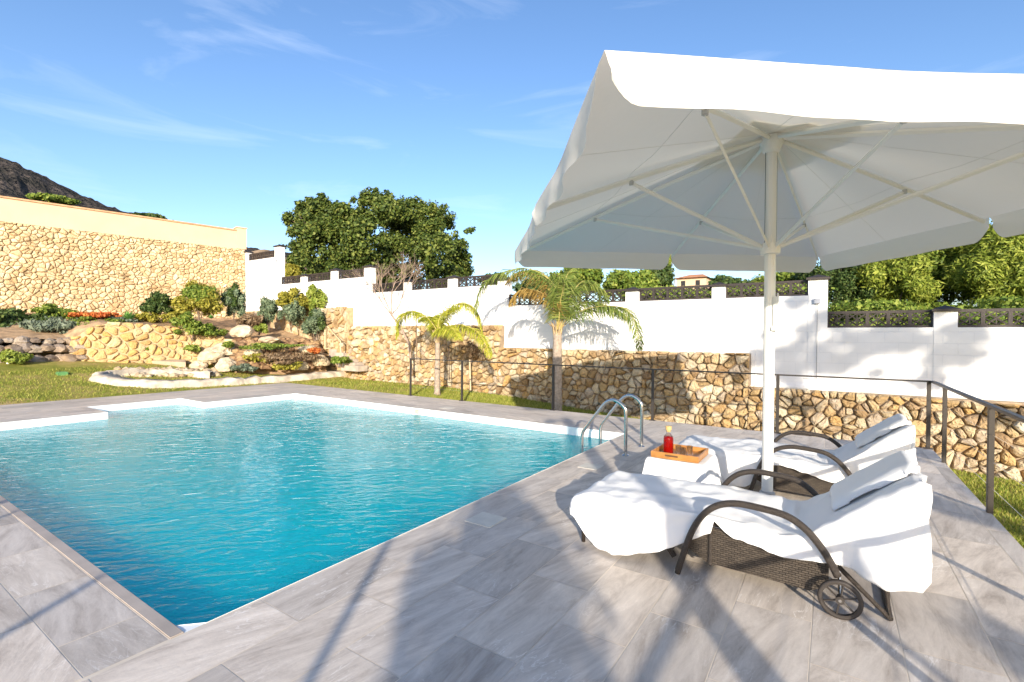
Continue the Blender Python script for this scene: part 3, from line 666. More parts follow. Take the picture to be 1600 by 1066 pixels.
# ------------------------------------------------------------------ mountain and far things
cr_px = [(-400,150),(-200,190),(-80,222),(0,245),(60,272),(120,300),(160,318),(200,332),(250,342),(300,352),(345,368),(385,384),(420,392),(460,398),(520,415),(600,440),(700,470)]
mtn = MB(); crest = [onD(x, y, 420) for x, y in cr_px]; cc = catmull(crest, 10); rows = 26; vs = []
for i, p in enumerate(cc):
    for k in range(rows+1):
        t = k/rows; q = p.lerp(Vector((p.x*.45+10, p.y*.45, -5)), t)
        nn = noise.fractal(q*.02, .9, 2.2, 6)*14 + noise.fractal(q*.09, .9, 2.2, 5)*3
        q.z += nn*min(1, t*5)*.7 + (noise.fractal(q*.15, .8, 2, 4)*2.0 if k == 0 else 0) ; vs.append(tuple(q))
mtn.add(vs, [(i*(rows+1)+k, i*(rows+1)+k+1, (i+1)*(rows+1)+k+1, (i+1)*(rows+1)+k) for i in range(len(cc)-1) for k in range(rows)])
def mtn_mat():
    m, t, b = new_mat('mountain_scrub'); L = t.links.new; tcn = nd(t, 'ShaderNodeTexCoord')
    n = nd(t, 'ShaderNodeTexNoise', Scale=.06, Detail=12.0, Roughness=.75); L(tcn.outputs['Object'], n.inputs['Vector'])
    c = ramp(t, [(.35, (.03,.032,.03)), (.5, (.06,.055,.05)), (.62, (.12,.10,.09)), (.75, (.24,.20,.16))]); L(n.outputs[0], c.inputs[0]); L(c.outputs[0], b.inputs['Base Color']); b.inputs['Roughness'].default_value = 1; b.inputs['Specular IOR Level'].default_value = 0
    n2 = nd(t, 'ShaderNodeTexNoise', Scale=.25, Detail=8.0); L(tcn.outputs['Object'], n2.inputs['Vector']); bp = nd(t, 'ShaderNodeBump', Strength=1, Distance=6); L(n2.outputs[0], bp.inputs['Height']); L(bp.outputs[0], b.inputs['Normal'])
    return m
tag(mtn.build('mountain', mtn_mat(), smooth=True), kind='structure')
hl = MB(); c2 = catmull([onD(x, y, 55) for x, y in [(300,420),(380,392),(440,398),(470,420),(520,440),(600,455),(760,470)]], 8); vs = []
for p in c2:
    for k in range(9): q = p.lerp(Vector((p.x*.5, p.y*.5+3, -1)), k/8); q.z += noise.noise(q*.4)*.5; vs.append(tuple(q))
hl.add(vs, [(i*9+k, i*9+k+1, (i+1)*9+k+1, (i+1)*9+k) for i in range(len(c2)-1) for k in range(8)])
tag(hl.build('hillside', plain('dry_hillside', (.28,.20,.12), 1, var=.4, vscale=.8), smooth=True), kind='structure')
fh = empty('far_house', onD(1085, 436, 60), 'far cream house with orange tiled roof beyond the wall', 'house')
p = onD(1085, 436, 60); mb = MB(); mb.box((p.x-1.6, p.y-2, -1), (p.x+1.8, p.y+3, p.z-.1)); mb.build('walls', m_cream, fh)
mb = MB(); mb.add([(p.x-1.9,p.y-2.4,p.z-.1),(p.x+2.1,p.y-2.4,p.z-.1),(p.x+2.1,p.y+3.4,p.z-.1),(p.x-1.9,p.y+3.4,p.z-.1),(p.x-.7,p.y+.5,p.z+.6),(p.x+.9,p.y+.5,p.z+.6)], [(0,1,5,4),(1,2,5),(2,3,4,5),(3,0,4)]); mb.build('roof', plain('orange_tiles', (.55,.24,.10), .8, var=.3, vscale=2), fh)
mb = MB(); mb.box((p.x-1.1, p.y-2.03, p.z-1.0), (p.x-.6, p.y-1.99, p.z-.4)); mb.build('window', m_black, fh)
mb = MB(); mb.box((p.x+.6, p.y-2.03, p.z-1.0), (p.x+1.1, p.y-1.99, p.z-.4)); mb.build('window', m_black, fh)

# ------------------------------------------------------------------ foliage
def leafcloud(blobs, n, size, asp=1.6, up=.3, droop=0, shell=.55):
    """blobs: (center, (rx,ry,rz)); leaves weighted by volume, gathered towards the surface"""
    vol = np.array([b[1][0]*b[1][1]*b[1][2] for b in blobs])**(2/3); vol = vol**.8; vol /= vol.sum(); cnt = rng.multinomial(n, vol); out_ = []
    for (c, r), k in zip(blobs, cnt):
        if k == 0: continue
        d = rng.normal(size=(k, 3)); d /= np.linalg.norm(d, axis=1, keepdims=True)
        rad = (shell + (1-shell)*rng.random((k, 1)))*(1+.12*rng.normal(size=(k, 1)))
        p = np.array(c) + d*rad*np.array(r)
        nn = d*.9 + rng.normal(size=(k, 3))*.55; nn[:, 2] += up; nn /= np.linalg.norm(nn, axis=1, keepdims=True)
        t = np.cross(nn, rng.normal(size=(k, 3))); t /= np.linalg.norm(t, axis=1, keepdims=True); t[:, 2] -= droop; b_ = np.cross(nn, t)
        s = size*rng.uniform(.6, 1.35, (k, 1)); T = t*s*asp/2; B = b_*s/2
        out_.append(np.stack([p-T, p-T*.1+B, p+T, p-T*.1-B], axis=1))
    return np.concatenate(out_)
LM = {}
def lm(key):
    tab = dict(carob=((.035,.065,.014), (.10,.145,.028), (.22,.25,.055)), olive=((.10,.13,.09), (.17,.21,.14), (.26,.30,.22)), yellow=((.20,.20,.03), (.34,.31,.04), (.46,.40,.08)),
               green=((.08,.14,.02), (.17,.24,.035), (.32,.36,.07)), dark=((.03,.06,.018), (.07,.12,.03), (.14,.18,.05)), blue=((.10,.15,.09), (.18,.24,.14), (.28,.33,.19)),
               pine=((.11,.16,.02), (.24,.30,.04), (.40,.43,.08)), brown=((.14,.09,.05), (.24,.16,.09), (.32,.24,.15)), red=((.42,.08,.02), (.60,.16,.04), (.62,.28,.08)),
               lime=((.16,.22,.03), (.26,.32,.05), (.38,.42,.10)), agave=((.10,.22,.05), (.16,.34,.08), (.22,.42,.12)))
    if key not in LM: LM[key] = leaf_mat('leaf_'+key, *tab[key])
    return LM[key]
def blobby(c, r, n, sub=.45, jitter=.75, flatb=.6):
    out_ = [(tuple(c), tuple(x*.62 for x in r))]
    for i in range(n):
        d = rng.normal(size=3); d /= np.linalg.norm(d)
        if d[2] < -flatb: d[2] *= -.4
        k = jitter*rng.uniform(.75, 1.12); s = sub*rng.uniform(.55, 1.15)
        out_.append(((c[0]+d[0]*r[0]*k, c[1]+d[1]*r[1]*k, c[2]+d[2]*r[2]*k), (r[0]*s, r[1]*s, r[2]*s)))
    return out_
def shrub(name, px, py, wpx, hpx, dep, key, n, size, label, cat='shrub', asp=1.6, nb=9, stem=True, group='garden shrubs on the terraces', ground=None, droop=0, key2=None):
    c = onD(px, py, dep); k = dep/FPX; r = (wpx/2*k, wpx/2*k*.9, hpx/2*k)
    root = empty(name, (c.x, c.y, c.z - r[2]), label, cat, group)
    n = int(n*2.4); size = size*.58; V_ = leafcloud(blobby(c, r, nb+8, sub=.36, jitter=.85), n, size, asp=asp, droop=droop, shell=.35)
    quads_mesh('crown' if cat == 'tree' else 'foliage', V_, lm(key), root)
    if key2: quads_mesh('foliage', leafcloud(blobby(c + Vector((.15*r[0], 0, .25*r[2])), tuple(x*.8 for x in r), nb), n//2, size, asp=asp), lm(key2), root)
    if stem:
        mb = MB(); zb_ = ground if ground is not None else c.z - r[2]*1.25
        for s in range(4):
            e = Vector((c.x + random.uniform(-.5, .5)*r[0], c.y + random.uniform(-.5, .5)*r[1], c.z + random.uniform(0, .5)*r[2]))
            mb.tube([(c.x, c.y, zb_), ((c.x+e.x)/2, (c.y+e.y)/2, c.z-r[2]*.3), e], [.03*max(.5, r[0]), .02*max(.5, r[0]), .006], 6)
        mb.build('trunk' if cat == 'tree' else 'stem', m_bark, root)
    return root
# planting on the left terraces
G = 'garden shrubs on the terraces'
shrub('shrub', 18, 508, 95, 42, 13.6, 'dark', 2600, .10, 'dark shaded bush at the far left edge of the bed')
shrub('shrub', 85, 488, 55, 24, 14.3, 'green', 1500, .09, 'low bright green bush under the tall wall, left of the red flowers')
shrub('shrub', 95, 510, 90, 30, 13.9, 'olive', 2200, .08, 'grey-green trailing bush spilling over the dark stones', asp=3, droop=.5)
shrub('shrub', 60, 503, 60, 30, 14.0, 'dark', 1300, .08, 'small dark green bush left of the trailing grey bush')
shrub('shrub', 150, 505, 75, 20, 14.1, 'green', 1100, .08, 'low green ground bush right under the red flowers')
shrub('flower_bed', 150, 492, 74, 13, 14.5, 'red', 1500, .08, 'row of orange-red succulents flowering below the tall wall', 'flowers', stem=False)
shrub('shrub', 249, 479, 42, 40, 15.0, 'dark', 2600, .08, 'compact round dark green bush on a short trunk by the tall wall', ground=1.75)
shrub('shrub', 312, 470, 68, 58, 15.3, 'yellow', 3800, .08, 'large loose yellow-green bush by the tall wall', asp=2.2, key2='green', nb=14)
shrub('shrub', 300, 508, 55, 40, 14.3, 'green', 2000, .08, 'leafy green bush hanging over the end of the terrace wall')
shrub('shrub', 365, 474, 34, 56, 15.8, 'blue', 2300, .08, 'narrow dark blue-green juniper in the wall corner', ground=1.8, key2='dark')
shrub('shrub', 420, 490, 34, 46, 16.2, 'blue', 2300, .08, 'rounded blue-green bush left against the white wall')
shrub('shrub', 455, 488, 40, 60, 16.0, 'blue', 2600, .08, 'blue-green bush in the middle against the white wall', ground=1.4)
shrub('shrub', 462, 470, 52, 34, 16.0, 'yellow', 2000, .09, 'yellow-leaved bush rising between the blue-green bushes', asp=2)
shrub('shrub', 492, 470, 34, 50, 15.9, 'lime', 900, .10, 'sparse tall yellow-green plant at the right of the shrub group', asp=2.4)
shrub('shrub', 492, 508, 38, 46, 15.6, 'blue', 2000, .08, 'dark bushy plant just left of the garden gate', key2='dark')
shrub('shrub', 395, 504, 40, 26, 16.0, 'brown', 1300, .09, 'dead brown bush below the left end of the white wall', asp=3)
shrub('shrub', 405, 514, 26, 16, 15.4, 'lime', 700, .07, 'small lime green plant on the dry soil')
shrub('shrub', 533, 563, 32, 16, 14.3, 'green', 1000, .07, 'small bright green plant at the foot of the steps')
shrub('shrub', 358, 540, 22, 14, 14.0, 'green', 500, .06, 'small green rosette among the pale boulders')
shrub('shrub', 425, 541, 110, 12, 14.5, 'green', 1200, .06, 'string of small plants along the top of the rubble bank')
shrub('shrub', 440, 560, 110, 24, 14.1, 'brown', 1400, .06, 'dry brown creeper over the rubble bank')
shrub('shrub', 18, 538, 52, 24, 13.0, 'blue', 900, .16, 'blue-grey agave bed at the left edge', asp=3.5, stem=False)
shrub('small_tree', 18, 560, 46, 22, 11.8, 'lime', 1100, .09, 'little lime green citrus tree with white trunk on the lawn', 'tree', stem=False, group='small trees')
c = onD(13, 575, 11.8); mb = MB(); mb.tube([(c.x, c.y, c.z-.12), (c.x, c.y, c.z+.15)], .035, 8); tag(mb.build('trunk_guard', plain('white_limewash', (.75,.73,.68), .9)), 'white painted trunk stub below the little citrus tree', 'trunk')
for (x, y, w_, h_, d_, k_, lab) in [(115, 497, 60, 22, 14.4, 'green', 'leafy green bush between the trailing bush and the red flowers'), (190, 502, 60, 16, 14.6, 'olive', 'grey-green low mat behind the top of the terrace wall'),
    (232, 497, 40, 20, 14.9, 'yellow', 'small yellow-green tuft left under the round dark bush'), (270, 497, 40, 20, 15.0, 'yellow', 'small yellow-green tuft right under the round dark bush'), (40, 518, 80, 26, 13.7, 'olive', 'grey-green bush above the dark stones at the far left'),
    (110, 528, 50, 22, 13.6, 'olive', 'grey hanging shrub over the left end of the terrace wall'), (80, 520, 60, 26, 13.6, 'green', 'green leafy shrub in the middle of the dark stone bank'), (330, 520, 46, 20, 14.6, 'green', 'green creeper by the right end of the terrace wall'),
    (300, 545, 30, 12, 14.1, 'lime', 'lime green tuft growing out of the terrace wall'), (235, 545, 26, 12, 14.0, 'green', 'small green tuft growing from the terrace wall joints'), (490, 548, 18, 10, 14.6, 'red', 'small reddish plant at the right top of the rubble bank'),
    (400, 560, 40, 16, 13.9, 'yellow', 'yellow-green succulents on the rubble bank face'), (450, 572, 50, 14, 13.9, 'yellow', 'yellow-green plants low on the rubble bank'), (380, 575, 40, 14, 13.6, 'olive', 'grey-green mat at the foot of the rubble bank')]:
    shrub('shrub', x, y, w_, h_, d_, k_, 900, .08, lab, stem=False)
# agave rosette
def rosette(px, py, dep, r, key, label, n=34, ln=1.0):
    c = onD(px, py, dep); A = []
    for i in range(n):
        a = 2.4*i; el = .25 + 1.1*i/n; d = Vector((math.cos(a)*math.cos(el), math.sin(a)*math.cos(el), math.sin(el))); s = Vector((-math.sin(a), math.cos(a), 0))*r*.13
        A.append([tuple(c), tuple(c+d*r*.45+s), tuple(c+d*r*ln), tuple(c+d*r*.45-s)])
    tag(quads_mesh('agave', np.array(A), lm(key)), label, 'plant', 'spiky succulents')
rosette(201, 500, 14.4, .30, 'agave', 'bright green spiky agave right of the red flowers')
rosette(330, 498, 15.0, .14, 'agave', 'tiny green spiky succulent on the soil below the yellow bush')
# green blocks on the lawn
for (x0, x1, y, lab) in ((0, 33, 586, 'worn green valve box lid at the left edge of the lawn'), (88, 111, 586, 'small green block on the lawn in the middle')):
    a, b = onD(x0, y, 11.3), onD(x1, y, 11.3); mb = MB(); mb.box((a.x-.1, min(a.y, b.y), a.z-.12), (a.x+.15, max(a.y, b.y), a.z+.07), .02)
    tag(mb.build('turf_block', plain('faded_green_'+str(x0), (.10,.26,.09), .8, var=.2, vscale=8)), lab, 'block', 'green blocks on the lawn')
a = onD(48, 590, 11.2); mb = MB(); mb.tube([a+Vector((-.35,-.3,.1)), a+Vector((.2,.35,-.05))], .035, 4); tag(mb.build('plank', plain('grey_plank', (.25,.22,.18), .9)), 'grey weathered plank leaning off the green block', 'plank')

# trees
def tree(name, blobs, n, size, key, label, trunk, asp=1.5, group='trees beyond the white wall', shell=.5, up=.3):
    root = empty(name, trunk[0], label, 'tree', group)
    quads_mesh('crown', leafcloud(blobs, n, size, asp=asp, shell=shell, up=up), lm(key), root)
    mb = MB(); c = Vector(trunk[0]); top = Vector(trunk[1]); mb.tube([c, c.lerp(top, .5)+Vector((.1,0,0)), top], [trunk[2], trunk[2]*.8, trunk[2]*.45], 8)
    for (bc, br) in blobs[1:9]:
        e = Vector(bc); s = c.lerp(top, random.uniform(.45, .95)); m_ = s.lerp(e, .5)+Vector((random.uniform(-.3,.3), 0, -.2)); mb.tube([s, m_, e], [trunk[2]*.35, trunk[2]*.2, trunk[2]*.06], 6)
    mb.build('trunk', m_bark, root); return root
# big carob: clumps laid out at their place in the crown
DEP = 26
cl = [(470,345,30),(485,330,22),(500,322,20),(492,360,34),(515,345,30),(475,390,28),(500,400,36),(530,385,38),(540,335,24),(560,345,30),(578,318,20),(590,305,14),(603,318,18),(600,345,32),(570,375,36),(605,385,38),(625,335,22),
      (635,365,34),(655,350,26),(650,395,38),(675,335,16),(672,365,32),(695,350,22),(693,325,12),(680,400,38),(705,385,28),(712,410,26),(690,430,34),(655,430,36),(620,425,34),(725,395,14),(735,360,11),(728,362,8),(722,380,12),
      (467,318,9),(501,305,10),(526,318,9),(553,312,9),(578,296,7),(588,297,8),(604,300,7),(677,320,8),(541,410,34),(580,420,30),(468,408,20),(738,358,8),(733,400,9),(555,430,28),(510,425,20),(637,315,9),(642,340,14),(655,322,8),(443,385,10),(478,428,34),(530,440,34),(585,445,36),(640,448,38),(690,442,34),(718,428,24),(560,350,30),(650,330,22),(545,365,36),(520,365,34),(560,400,36),(590,335,26),(615,350,30),(640,390,36),(600,410,36),(480,370,30),(535,345,24),(482,312,9),(512,315,9),(565,305,9)]
blobs = []
for x, y, r in cl:
    dz = rng.uniform(-1.6, 1.6)*(r/30); c = onD(x, y, DEP+dz*1.5); k = r*DEP/FPX*.68
    blobs.append((tuple(c), (k, k, k*.85)))
    if r > 15:
        for _ in range(13):
            d = rng.normal(size=3); d /= np.linalg.norm(d); d[2] = abs(d[2])*.8+d[2]*.2; q = c + Vector(d)*k*1.02; rr = rng.uniform(.16, .40); blobs.append((tuple(q), (rr, rr, rr*1.1)))
g0 = onD(585, 455, DEP)
tree('carob_tree', blobs, 90000, .11, 'carob', 'large dark green carob tree standing behind the white wall', ((g0.x, g0.y, -1), (g0.x, g0.y, onD(600,395,DEP).z), .22), shell=.35, up=.4)
def simple_tree(x, y, wpx, hpx, dep, key, n, size, label, nb=14, asp=1.5, sub=.4):
    n = int(n*1.8); size *= .68; nb += 10; sub *= .85
    c = onD(x, y, dep); k = dep/FPX; return tree('tree', blobby(c, (wpx/2*k, wpx/2*k, hpx/2*k), nb, sub=sub), n, size, key, label, ((c.x, c.y, -1), (c.x, c.y, c.z+.3*hpx/2*k), .10), asp=asp)
simple_tree(905, 440, 80, 70, 17, 'green', 7000, .12, 'green leafy tree behind the tall palm beyond the wall')
simple_tree(985, 450, 90, 60, 16, 'green', 8000, .11, 'dense green tree under the left corner of the parasol, beyond the wall')
simple_tree(1030, 440, 50, 60, 17, 'dark', 4000, .11, 'dark narrow tree left of the far house')
simple_tree(1135, 455, 90, 46, 18, 'dark', 6000, .12, 'dark green tree left of the parasol pole beyond the wall')
simple_tree(1225, 450, 110, 60, 17, 'green', 8000, .12, 'green tree right of the parasol pole beyond the wall')
simple_tree(1305, 450, 110, 130, 15, 'dark', 20000, .07, 'dark green tree with pale twigs right of the tall wall pier')
simple_tree(1390, 440, 120, 130, 14.6, 'pine', 36000, .062, 'light green feathery conifer beyond the wall between two darker trees', asp=3.4, nb=24, sub=.33)
simple_tree(1475, 430, 150, 160, 15.5, 'green', 30000, .07, 'mid green tree behind the bright conifers', asp=2.5)
simple_tree(1550, 425, 170, 190, 14.2, 'pine', 60000, .062, 'tall bright green feathery conifer at the right edge', asp=3.4, nb=30, sub=.33)
simple_tree(1680, 440, 160, 170, 14.2, 'pine', 16000, .07, 'bright conifer cut by the right edge of the photo', asp=3, nb=20)
simple_tree(1470, 500, 420, 70, 14.0, 'green', 16000, .10, 'low green hedge row right behind the lattice', nb=30)
simple_tree(1120, 468, 330, 34, 14, 'green', 9000, .09, 'low bushy tree top in front of the far house')
simple_tree(770, 437, 50, 22, 24, 'dark', 2500, .14, 'distant dark tree top left of the palm crown')
simple_tree(845, 450, 90, 50, 18, 'dark', 5000, .12, 'dark tree behind the palm fronds beyond the wall')
simple_tree(457, 425, 26, 26, 24, 'yellow', 1500, .14, 'yellow-green bush seen over the white wall by its tall step')
simple_tree(235, 341, 50, 14, 60, 'dark', 1500, .4, 'distant dark shrubs on the ridge left of the photo centre')
simple_tree(85, 313, 56, 18, 22, 'green', 2400, .13, 'round green bush top showing above the peach parapet')
simple_tree(1046, 395, 16, 70, 22, 'lime', 2500, .12, 'slim bright green tree tip at the far parasol edge')

# bare tree and saplings
bt_ = empty('bare_tree', onY(643, 583, 9.3), 'leafless thin tree with bare twigs in front of the white wall', 'tree', 'small trees')
mb = MB(); b0 = onY(643, 585, 9.3)
def branch(p, d, l, r, lev):
    q = p + d*l; m_ = p.lerp(q, .5) + Vector(rng.normal(size=3))*l*.06; mb.tube([p, m_, q], [r, r*.85, r*.7], 5, cap=False)
    if lev == 0: return
    for k in range(3 if lev > 2 else 3):
        nd_ = (d + Vector(rng.normal(size=3))*.36 + Vector((0, 0, .14))).normalized(); branch(m_.lerp(q, rng.uniform(.3, 1)), nd_, l*rng.uniform(.6, .85), r*.6, lev-1)
f0 = onY(612, 492, 9.3); mb.tube([b0, onY(640, 540, 9.3), onY(628, 515, 9.3), f0], [.035, .03, .027, .024], 6)
for e in (onY(590, 462, 9.3), onY(612, 455, 9.4), onY(628, 465, 9.3), onY(600, 465, 9.1)): d = (e-f0); branch(f0, d.normalized(), d.length, .016, 4)
mb.build('trunk', plain('pale_twig', (.33,.24,.18), .9), bt_)
for i, (x, y0, y1, r, col, lab) in enumerate([(651, 490, 562, .016, (.20,.14,.09), 'dark thin sapling stem left of the small palm'), (702, 505, 595, .013, (.12,.09,.07), 'slim dark stake just right of the small palm'), (735, 562, 610, .026, (.55,.42,.28), 'short pale wooden stake on the lawn')]):
    mb = MB(); mb.tube([onY(x, y1, 9.2), onY(x-1, y0, 9.2)], [r, r*.8], 6); tag(mb.build('garden_stake', plain('stake_'+str(i), col, .9)), lab, 'stake', 'stakes and sapling stems')
shrub('shrub', 735, 552, 30, 36, 12.1, 'brown', 260, .05, 'twiggy bare shrub on the pale stake', asp=4, group='small trees', nb=4)

# palms
def palm(name, base, top, r0, fronds, key, label, shaft_col=None, leafl=.36):
    root = empty(name, base, label, 'palm', 'palms behind the railing')
    mb = MB(); pts = [Vector(base).lerp(Vector(top), k/16) for k in range(17)]; rs = [r0*(1-.25*k/16)*(1+(.06 if k % 2 else 0)) + (r0*.35 if k == 0 else 0) for k in range(17)]; mb.tube(pts, rs, 14); mb.build('trunk', m_palm_bark, root, smooth=True)
    tp = Vector(top)
    sh_ = MB()
    for k in range(9):
        a = k*.7; d = Vector((math.cos(a), math.sin(a), 0)); sh_.tube([tp+d*r0*.6-Vector((0,0,.05)), tp+d*r0*.9+Vector((0,0,.12)), tp+d*r0*(1.6+.6*(k%2))+Vector((0,0,.24))], [.022,.016,.005], 5)
    sh_.build('leaf_bases', plain('dry_leaf_base_'+key, (.42,.30,.16), .8, var=.3, vscale=20), root)
    for fi, (P_, kk) in enumerate(fronds):
        c = catmull(P_, 14); Lc = [0]
        for a, b in zip(c[:-1], c[1:]): Lc.append(Lc[-1]+(b-a).length)
        A = []; tot = Lc[-1]; n_ = 150
        for k in range(n_):
            s = tot*(.14+.86*k/n_); i = max(j for j in range(len(Lc)) if Lc[j] <= s) if s < tot else len(Lc)-2; i = min(i, len(c)-2)
            p = c[i].lerp(c[i+1], (s-Lc[i])/max(1e-6, Lc[i+1]-Lc[i])); t = (c[i+1]-c[i]).normalized(); side = t.cross(Vector((0,0,1)))
            if side.length < .1: side = Vector((1,0,0))
            side.normalize(); f_ = k/n_; ll = leafl*(math.sin(math.pi*min(1, .18+f_*.82))**.6)*rng.uniform(.8, 1.1)
            for sg in (-1, 1):
                d = (side*sg*rng.uniform(.55, 1) + t*.5 + Vector((0,0,-rng.uniform(.1, .5)))+Vector(rng.normal(size=3))*.12).normalized()
                q1 = p + d*ll*.5; d2 = (d + Vector((0,0,-1.1))).normalized(); q2 = q1 + d2*ll*.5; wv_ = d.cross(Vector(rng.normal(size=3))).normalized()*.0085
                A.append([tuple(p-wv_*.6), tuple(p+wv_*.6), tuple(q1+wv_), tuple(q1-wv_)]); A.append([tuple(q1-wv_), tuple(q1+wv_), tuple(q2+wv_*.2), tuple(q2-wv_*.2)])
        fr = quads_mesh('frond', np.array(A), lm(kk), root)
        st_ = MB(); st_.tube(c[::2], [max(.003, .013*(1-k/len(c[::2]))) for k in range(len(c[::2]))], 5); st_.build('stalk', plain('stalk_%s_%d' % (key, fi), (.45,.36,.12), .7), fr)
    return root
LM['palm_green'] = leaf_mat('leaf_palm_green', (.10,.16,.03), (.20,.26,.05), (.34,.36,.10))
LM['palm_yellow'] = leaf_mat('leaf_palm_yellow', (.26,.30,.03), (.42,.44,.04), (.55,.48,.08))
LM['palm_dry'] = leaf_mat('leaf_palm_dry', (.28,.18,.05), (.42,.27,.07), (.50,.36,.12))
PYb = 8.75
def fp(pts, y0, dy=0): return [onY(x, y, y0+dy*i/(len(pts)-1)) for i, (x, y) in enumerate(pts)]
b2 = onY(870, 641, PYb); t2 = onY(871, 520, PYb)
palm('palm_tree', (b2.x, PYb, -.35), t2, .112, [
    (fp([(871,515),(872,470),(850,435),(815,425),(790,445)], PYb, .5), 'palm_dry'),
    (fp([(871,515),(866,475),(840,455),(810,455),(797,478)], PYb, -.6), 'palm_dry'),
    (fp([(872,515),(872,460),(845,425),(815,425),(800,440)], PYb, .8), 'palm_green'),
    (fp([(872,515),(868,450),(825,420),(775,430),(750,455),(742,492)], PYb, -.4), 'palm_green'),
    (fp([(873,515),(880,460),(886,430),(900,415)], PYb, .9), 'palm_green'),
    (fp([(873,515),(888,470),(910,440),(935,450),(950,475)], PYb, 1.0), 'palm_green'),
    (fp([(873,518),(890,495),(930,480),(975,482),(994,510),(1000,548)], PYb, -.3), 'palm_green'),
    (fp([(873,518),(886,490),(915,472),(955,480),(985,500)], PYb, .5), 'palm_green'),
    (fp([(872,515),(876,470),(880,440),(860,425)], PYb, -.7), 'palm_green')], 'a', 'taller green palm with drooping and dry fronds behind the railing', leafl=.44)
P1 = 8.4
b1 = onY(683, 620, P1); t1 = onY(684, 532, P1)
palm('palm_tree', (b1.x, P1, -.06), t1, .068, [
    (fp([(684,530),(680,512),(662,492),(640,487),(625,500),(619,530)], P1, -.3), 'palm_yellow'),
    (fp([(684,530),(690,500),(708,478),(730,475),(745,490),(754,520)], P1, .3), 'palm_yellow'),
    (fp([(684,530),(698,512),(720,508),(745,518),(760,540),(766,560)], P1, -.3), 'palm_yellow'),
    (fp([(684,530),(686,500),(698,485),(720,480)], P1, .7), 'palm_yellow'),
    (fp([(684,530),(690,515),(705,512),(718,530)], P1, -.6), 'palm_yellow'),
    (fp([(684,530),(684,508),(675,495),(655,500)], P1, .6), 'palm_yellow')], 'b', 'small bright yellow-green palm behind the left end of the railing', leafl=.36)
# ------------------------------------------------------------------ railing
ry_ = DY1 - .02; rx_ = DX1 - .01; RH = .82
rl = empty('deck_railing', (rx_, ry_, 0), 'dark metal railing with thin steel cables around the deck edge', 'railing')
mb = MB(); mb.box((-7.72, ry_-.02, RH-.02), (rx_+.02, ry_+.02, RH), .003); mb.build('top_rail', m_post, rl)
mb = MB(); mb.box((rx_-.022, -3.0, RH-.022), (rx_+.022, ry_-.021, RH+.002), .003); mb.build('top_rail', m_post, rl)
for x in (-7.70, -6.25, -4.15, -2.36, -.62, .98):
    mb = MB(); mb.box((x-.02, ry_-.015, .001), (x+.02, ry_+.015, RH-.021), .002); mb.box((x-.045, ry_-.04, .001), (x+.045, ry_+.016, .012)); mb.build('post', m_post, rl)
for y in (6.86, 5.06, 3.2, 1.4, -.5, -2.4):
    mb = MB(); mb.box((rx_-.015, y-.022, -.10), (rx_+.02, y+.022, RH-.023), .002); mb.build('post', m_post, rl)
for z in (.2, .4, .6):
    mb = MB(); mb.tube([(-7.7, ry_, z), (rx_, ry_, z)], .0016, 4); mb.tube([(rx_, ry_, z), (rx_, -2.5, z)], .0016, 4); mb.build('cable', m_steel, rl)

# ------------------------------------------------------------------ pool ladder
ld = empty('pool_ladder', (-1.9, 5.55, 0), 'polished steel pool ladder with two curved handrails at the pool edge', 'ladder')
for y, ya in ((5.18, 5.18), (5.72, 5.72)):
    mb = MB(); mb.tube(catmull([(-1.90, y, .0), (-1.90, y, .44), (-1.93, y, .54), (-2.03, y, .60), (-2.13, y, .57), (-2.24, y, .44), (-2.37, y, .27), (-2.42, y, .19), (-2.43, y, .08), (-2.43, y, -.25), (-2.43, y, -.9)], 7), .019, 14)
    h_ = mb.build('handrail', m_steel, ld, smooth=True)
    mb = MB(); mb.lathe([(.0, .014), (.03, .013), (.042, .004), (.044, .001)], (-1.90, y, 0), 18); mb.build('flange', m_steel, h_, smooth=True)
for z in (-.22, -.5, -.78):
    mb = MB(); mb.box((-2.47, 5.2, z-.012), (-2.39, 5.7, z+.012), .005); mb.build('step', m_steel, ld)

# deck lids, depth marker
m_lid = plain('cream_plastic', (.62, .58, .50), .6, var=.1, vscale=10)
for i, (x0, x1, y0, y1, lab) in enumerate([(-2.15, -1.93, 2.66, 2.88, 'square cream hatch set in the deck nearest the camera'), (-2.12, -1.92, 4.42, 4.62, 'square cream hatch in the deck between ladder and front lounger'), (-5.95, -5.72, 6.60, 6.80, 'square cream hatch in the far strip of deck by the railing')]):
    mb = MB(); mb.box((x0, y0, -.01), (x1, y1, .003), .002); tag(mb.build('access_hatch', m_lid), lab, 'hatch', 'skimmer hatches')
mk = MB(); mk.box((-6.32, PY1-.006, -.108), (-6.16, PY1-.0005, -.012)); mk_o = mk.build('depth_marker', plain('cream_tile', (.66,.60,.46), .4)); tag(mk_o, 'small cream depth marker tile on the far pool wall', 'tile')
mb = MB()
for a, b, c, d in [(-6.285,-6.275,-.09,-.03), (-6.25,-6.205,-.09,-.082), (-6.25,-6.205,-.04,-.032), (-6.25,-6.242,-.09,-.032), (-6.213,-6.205,-.09,-.032)]: mb.box((a, PY1-.009, c), (b, PY1-.0065, d))
mb.build('digits', plain('grey_ink', (.2,.18,.14), .6), mk_o)
mb = MB(); mb.lathe([(0, .0005), (.012, .0005)], (.2, 1.2, 0), 12)

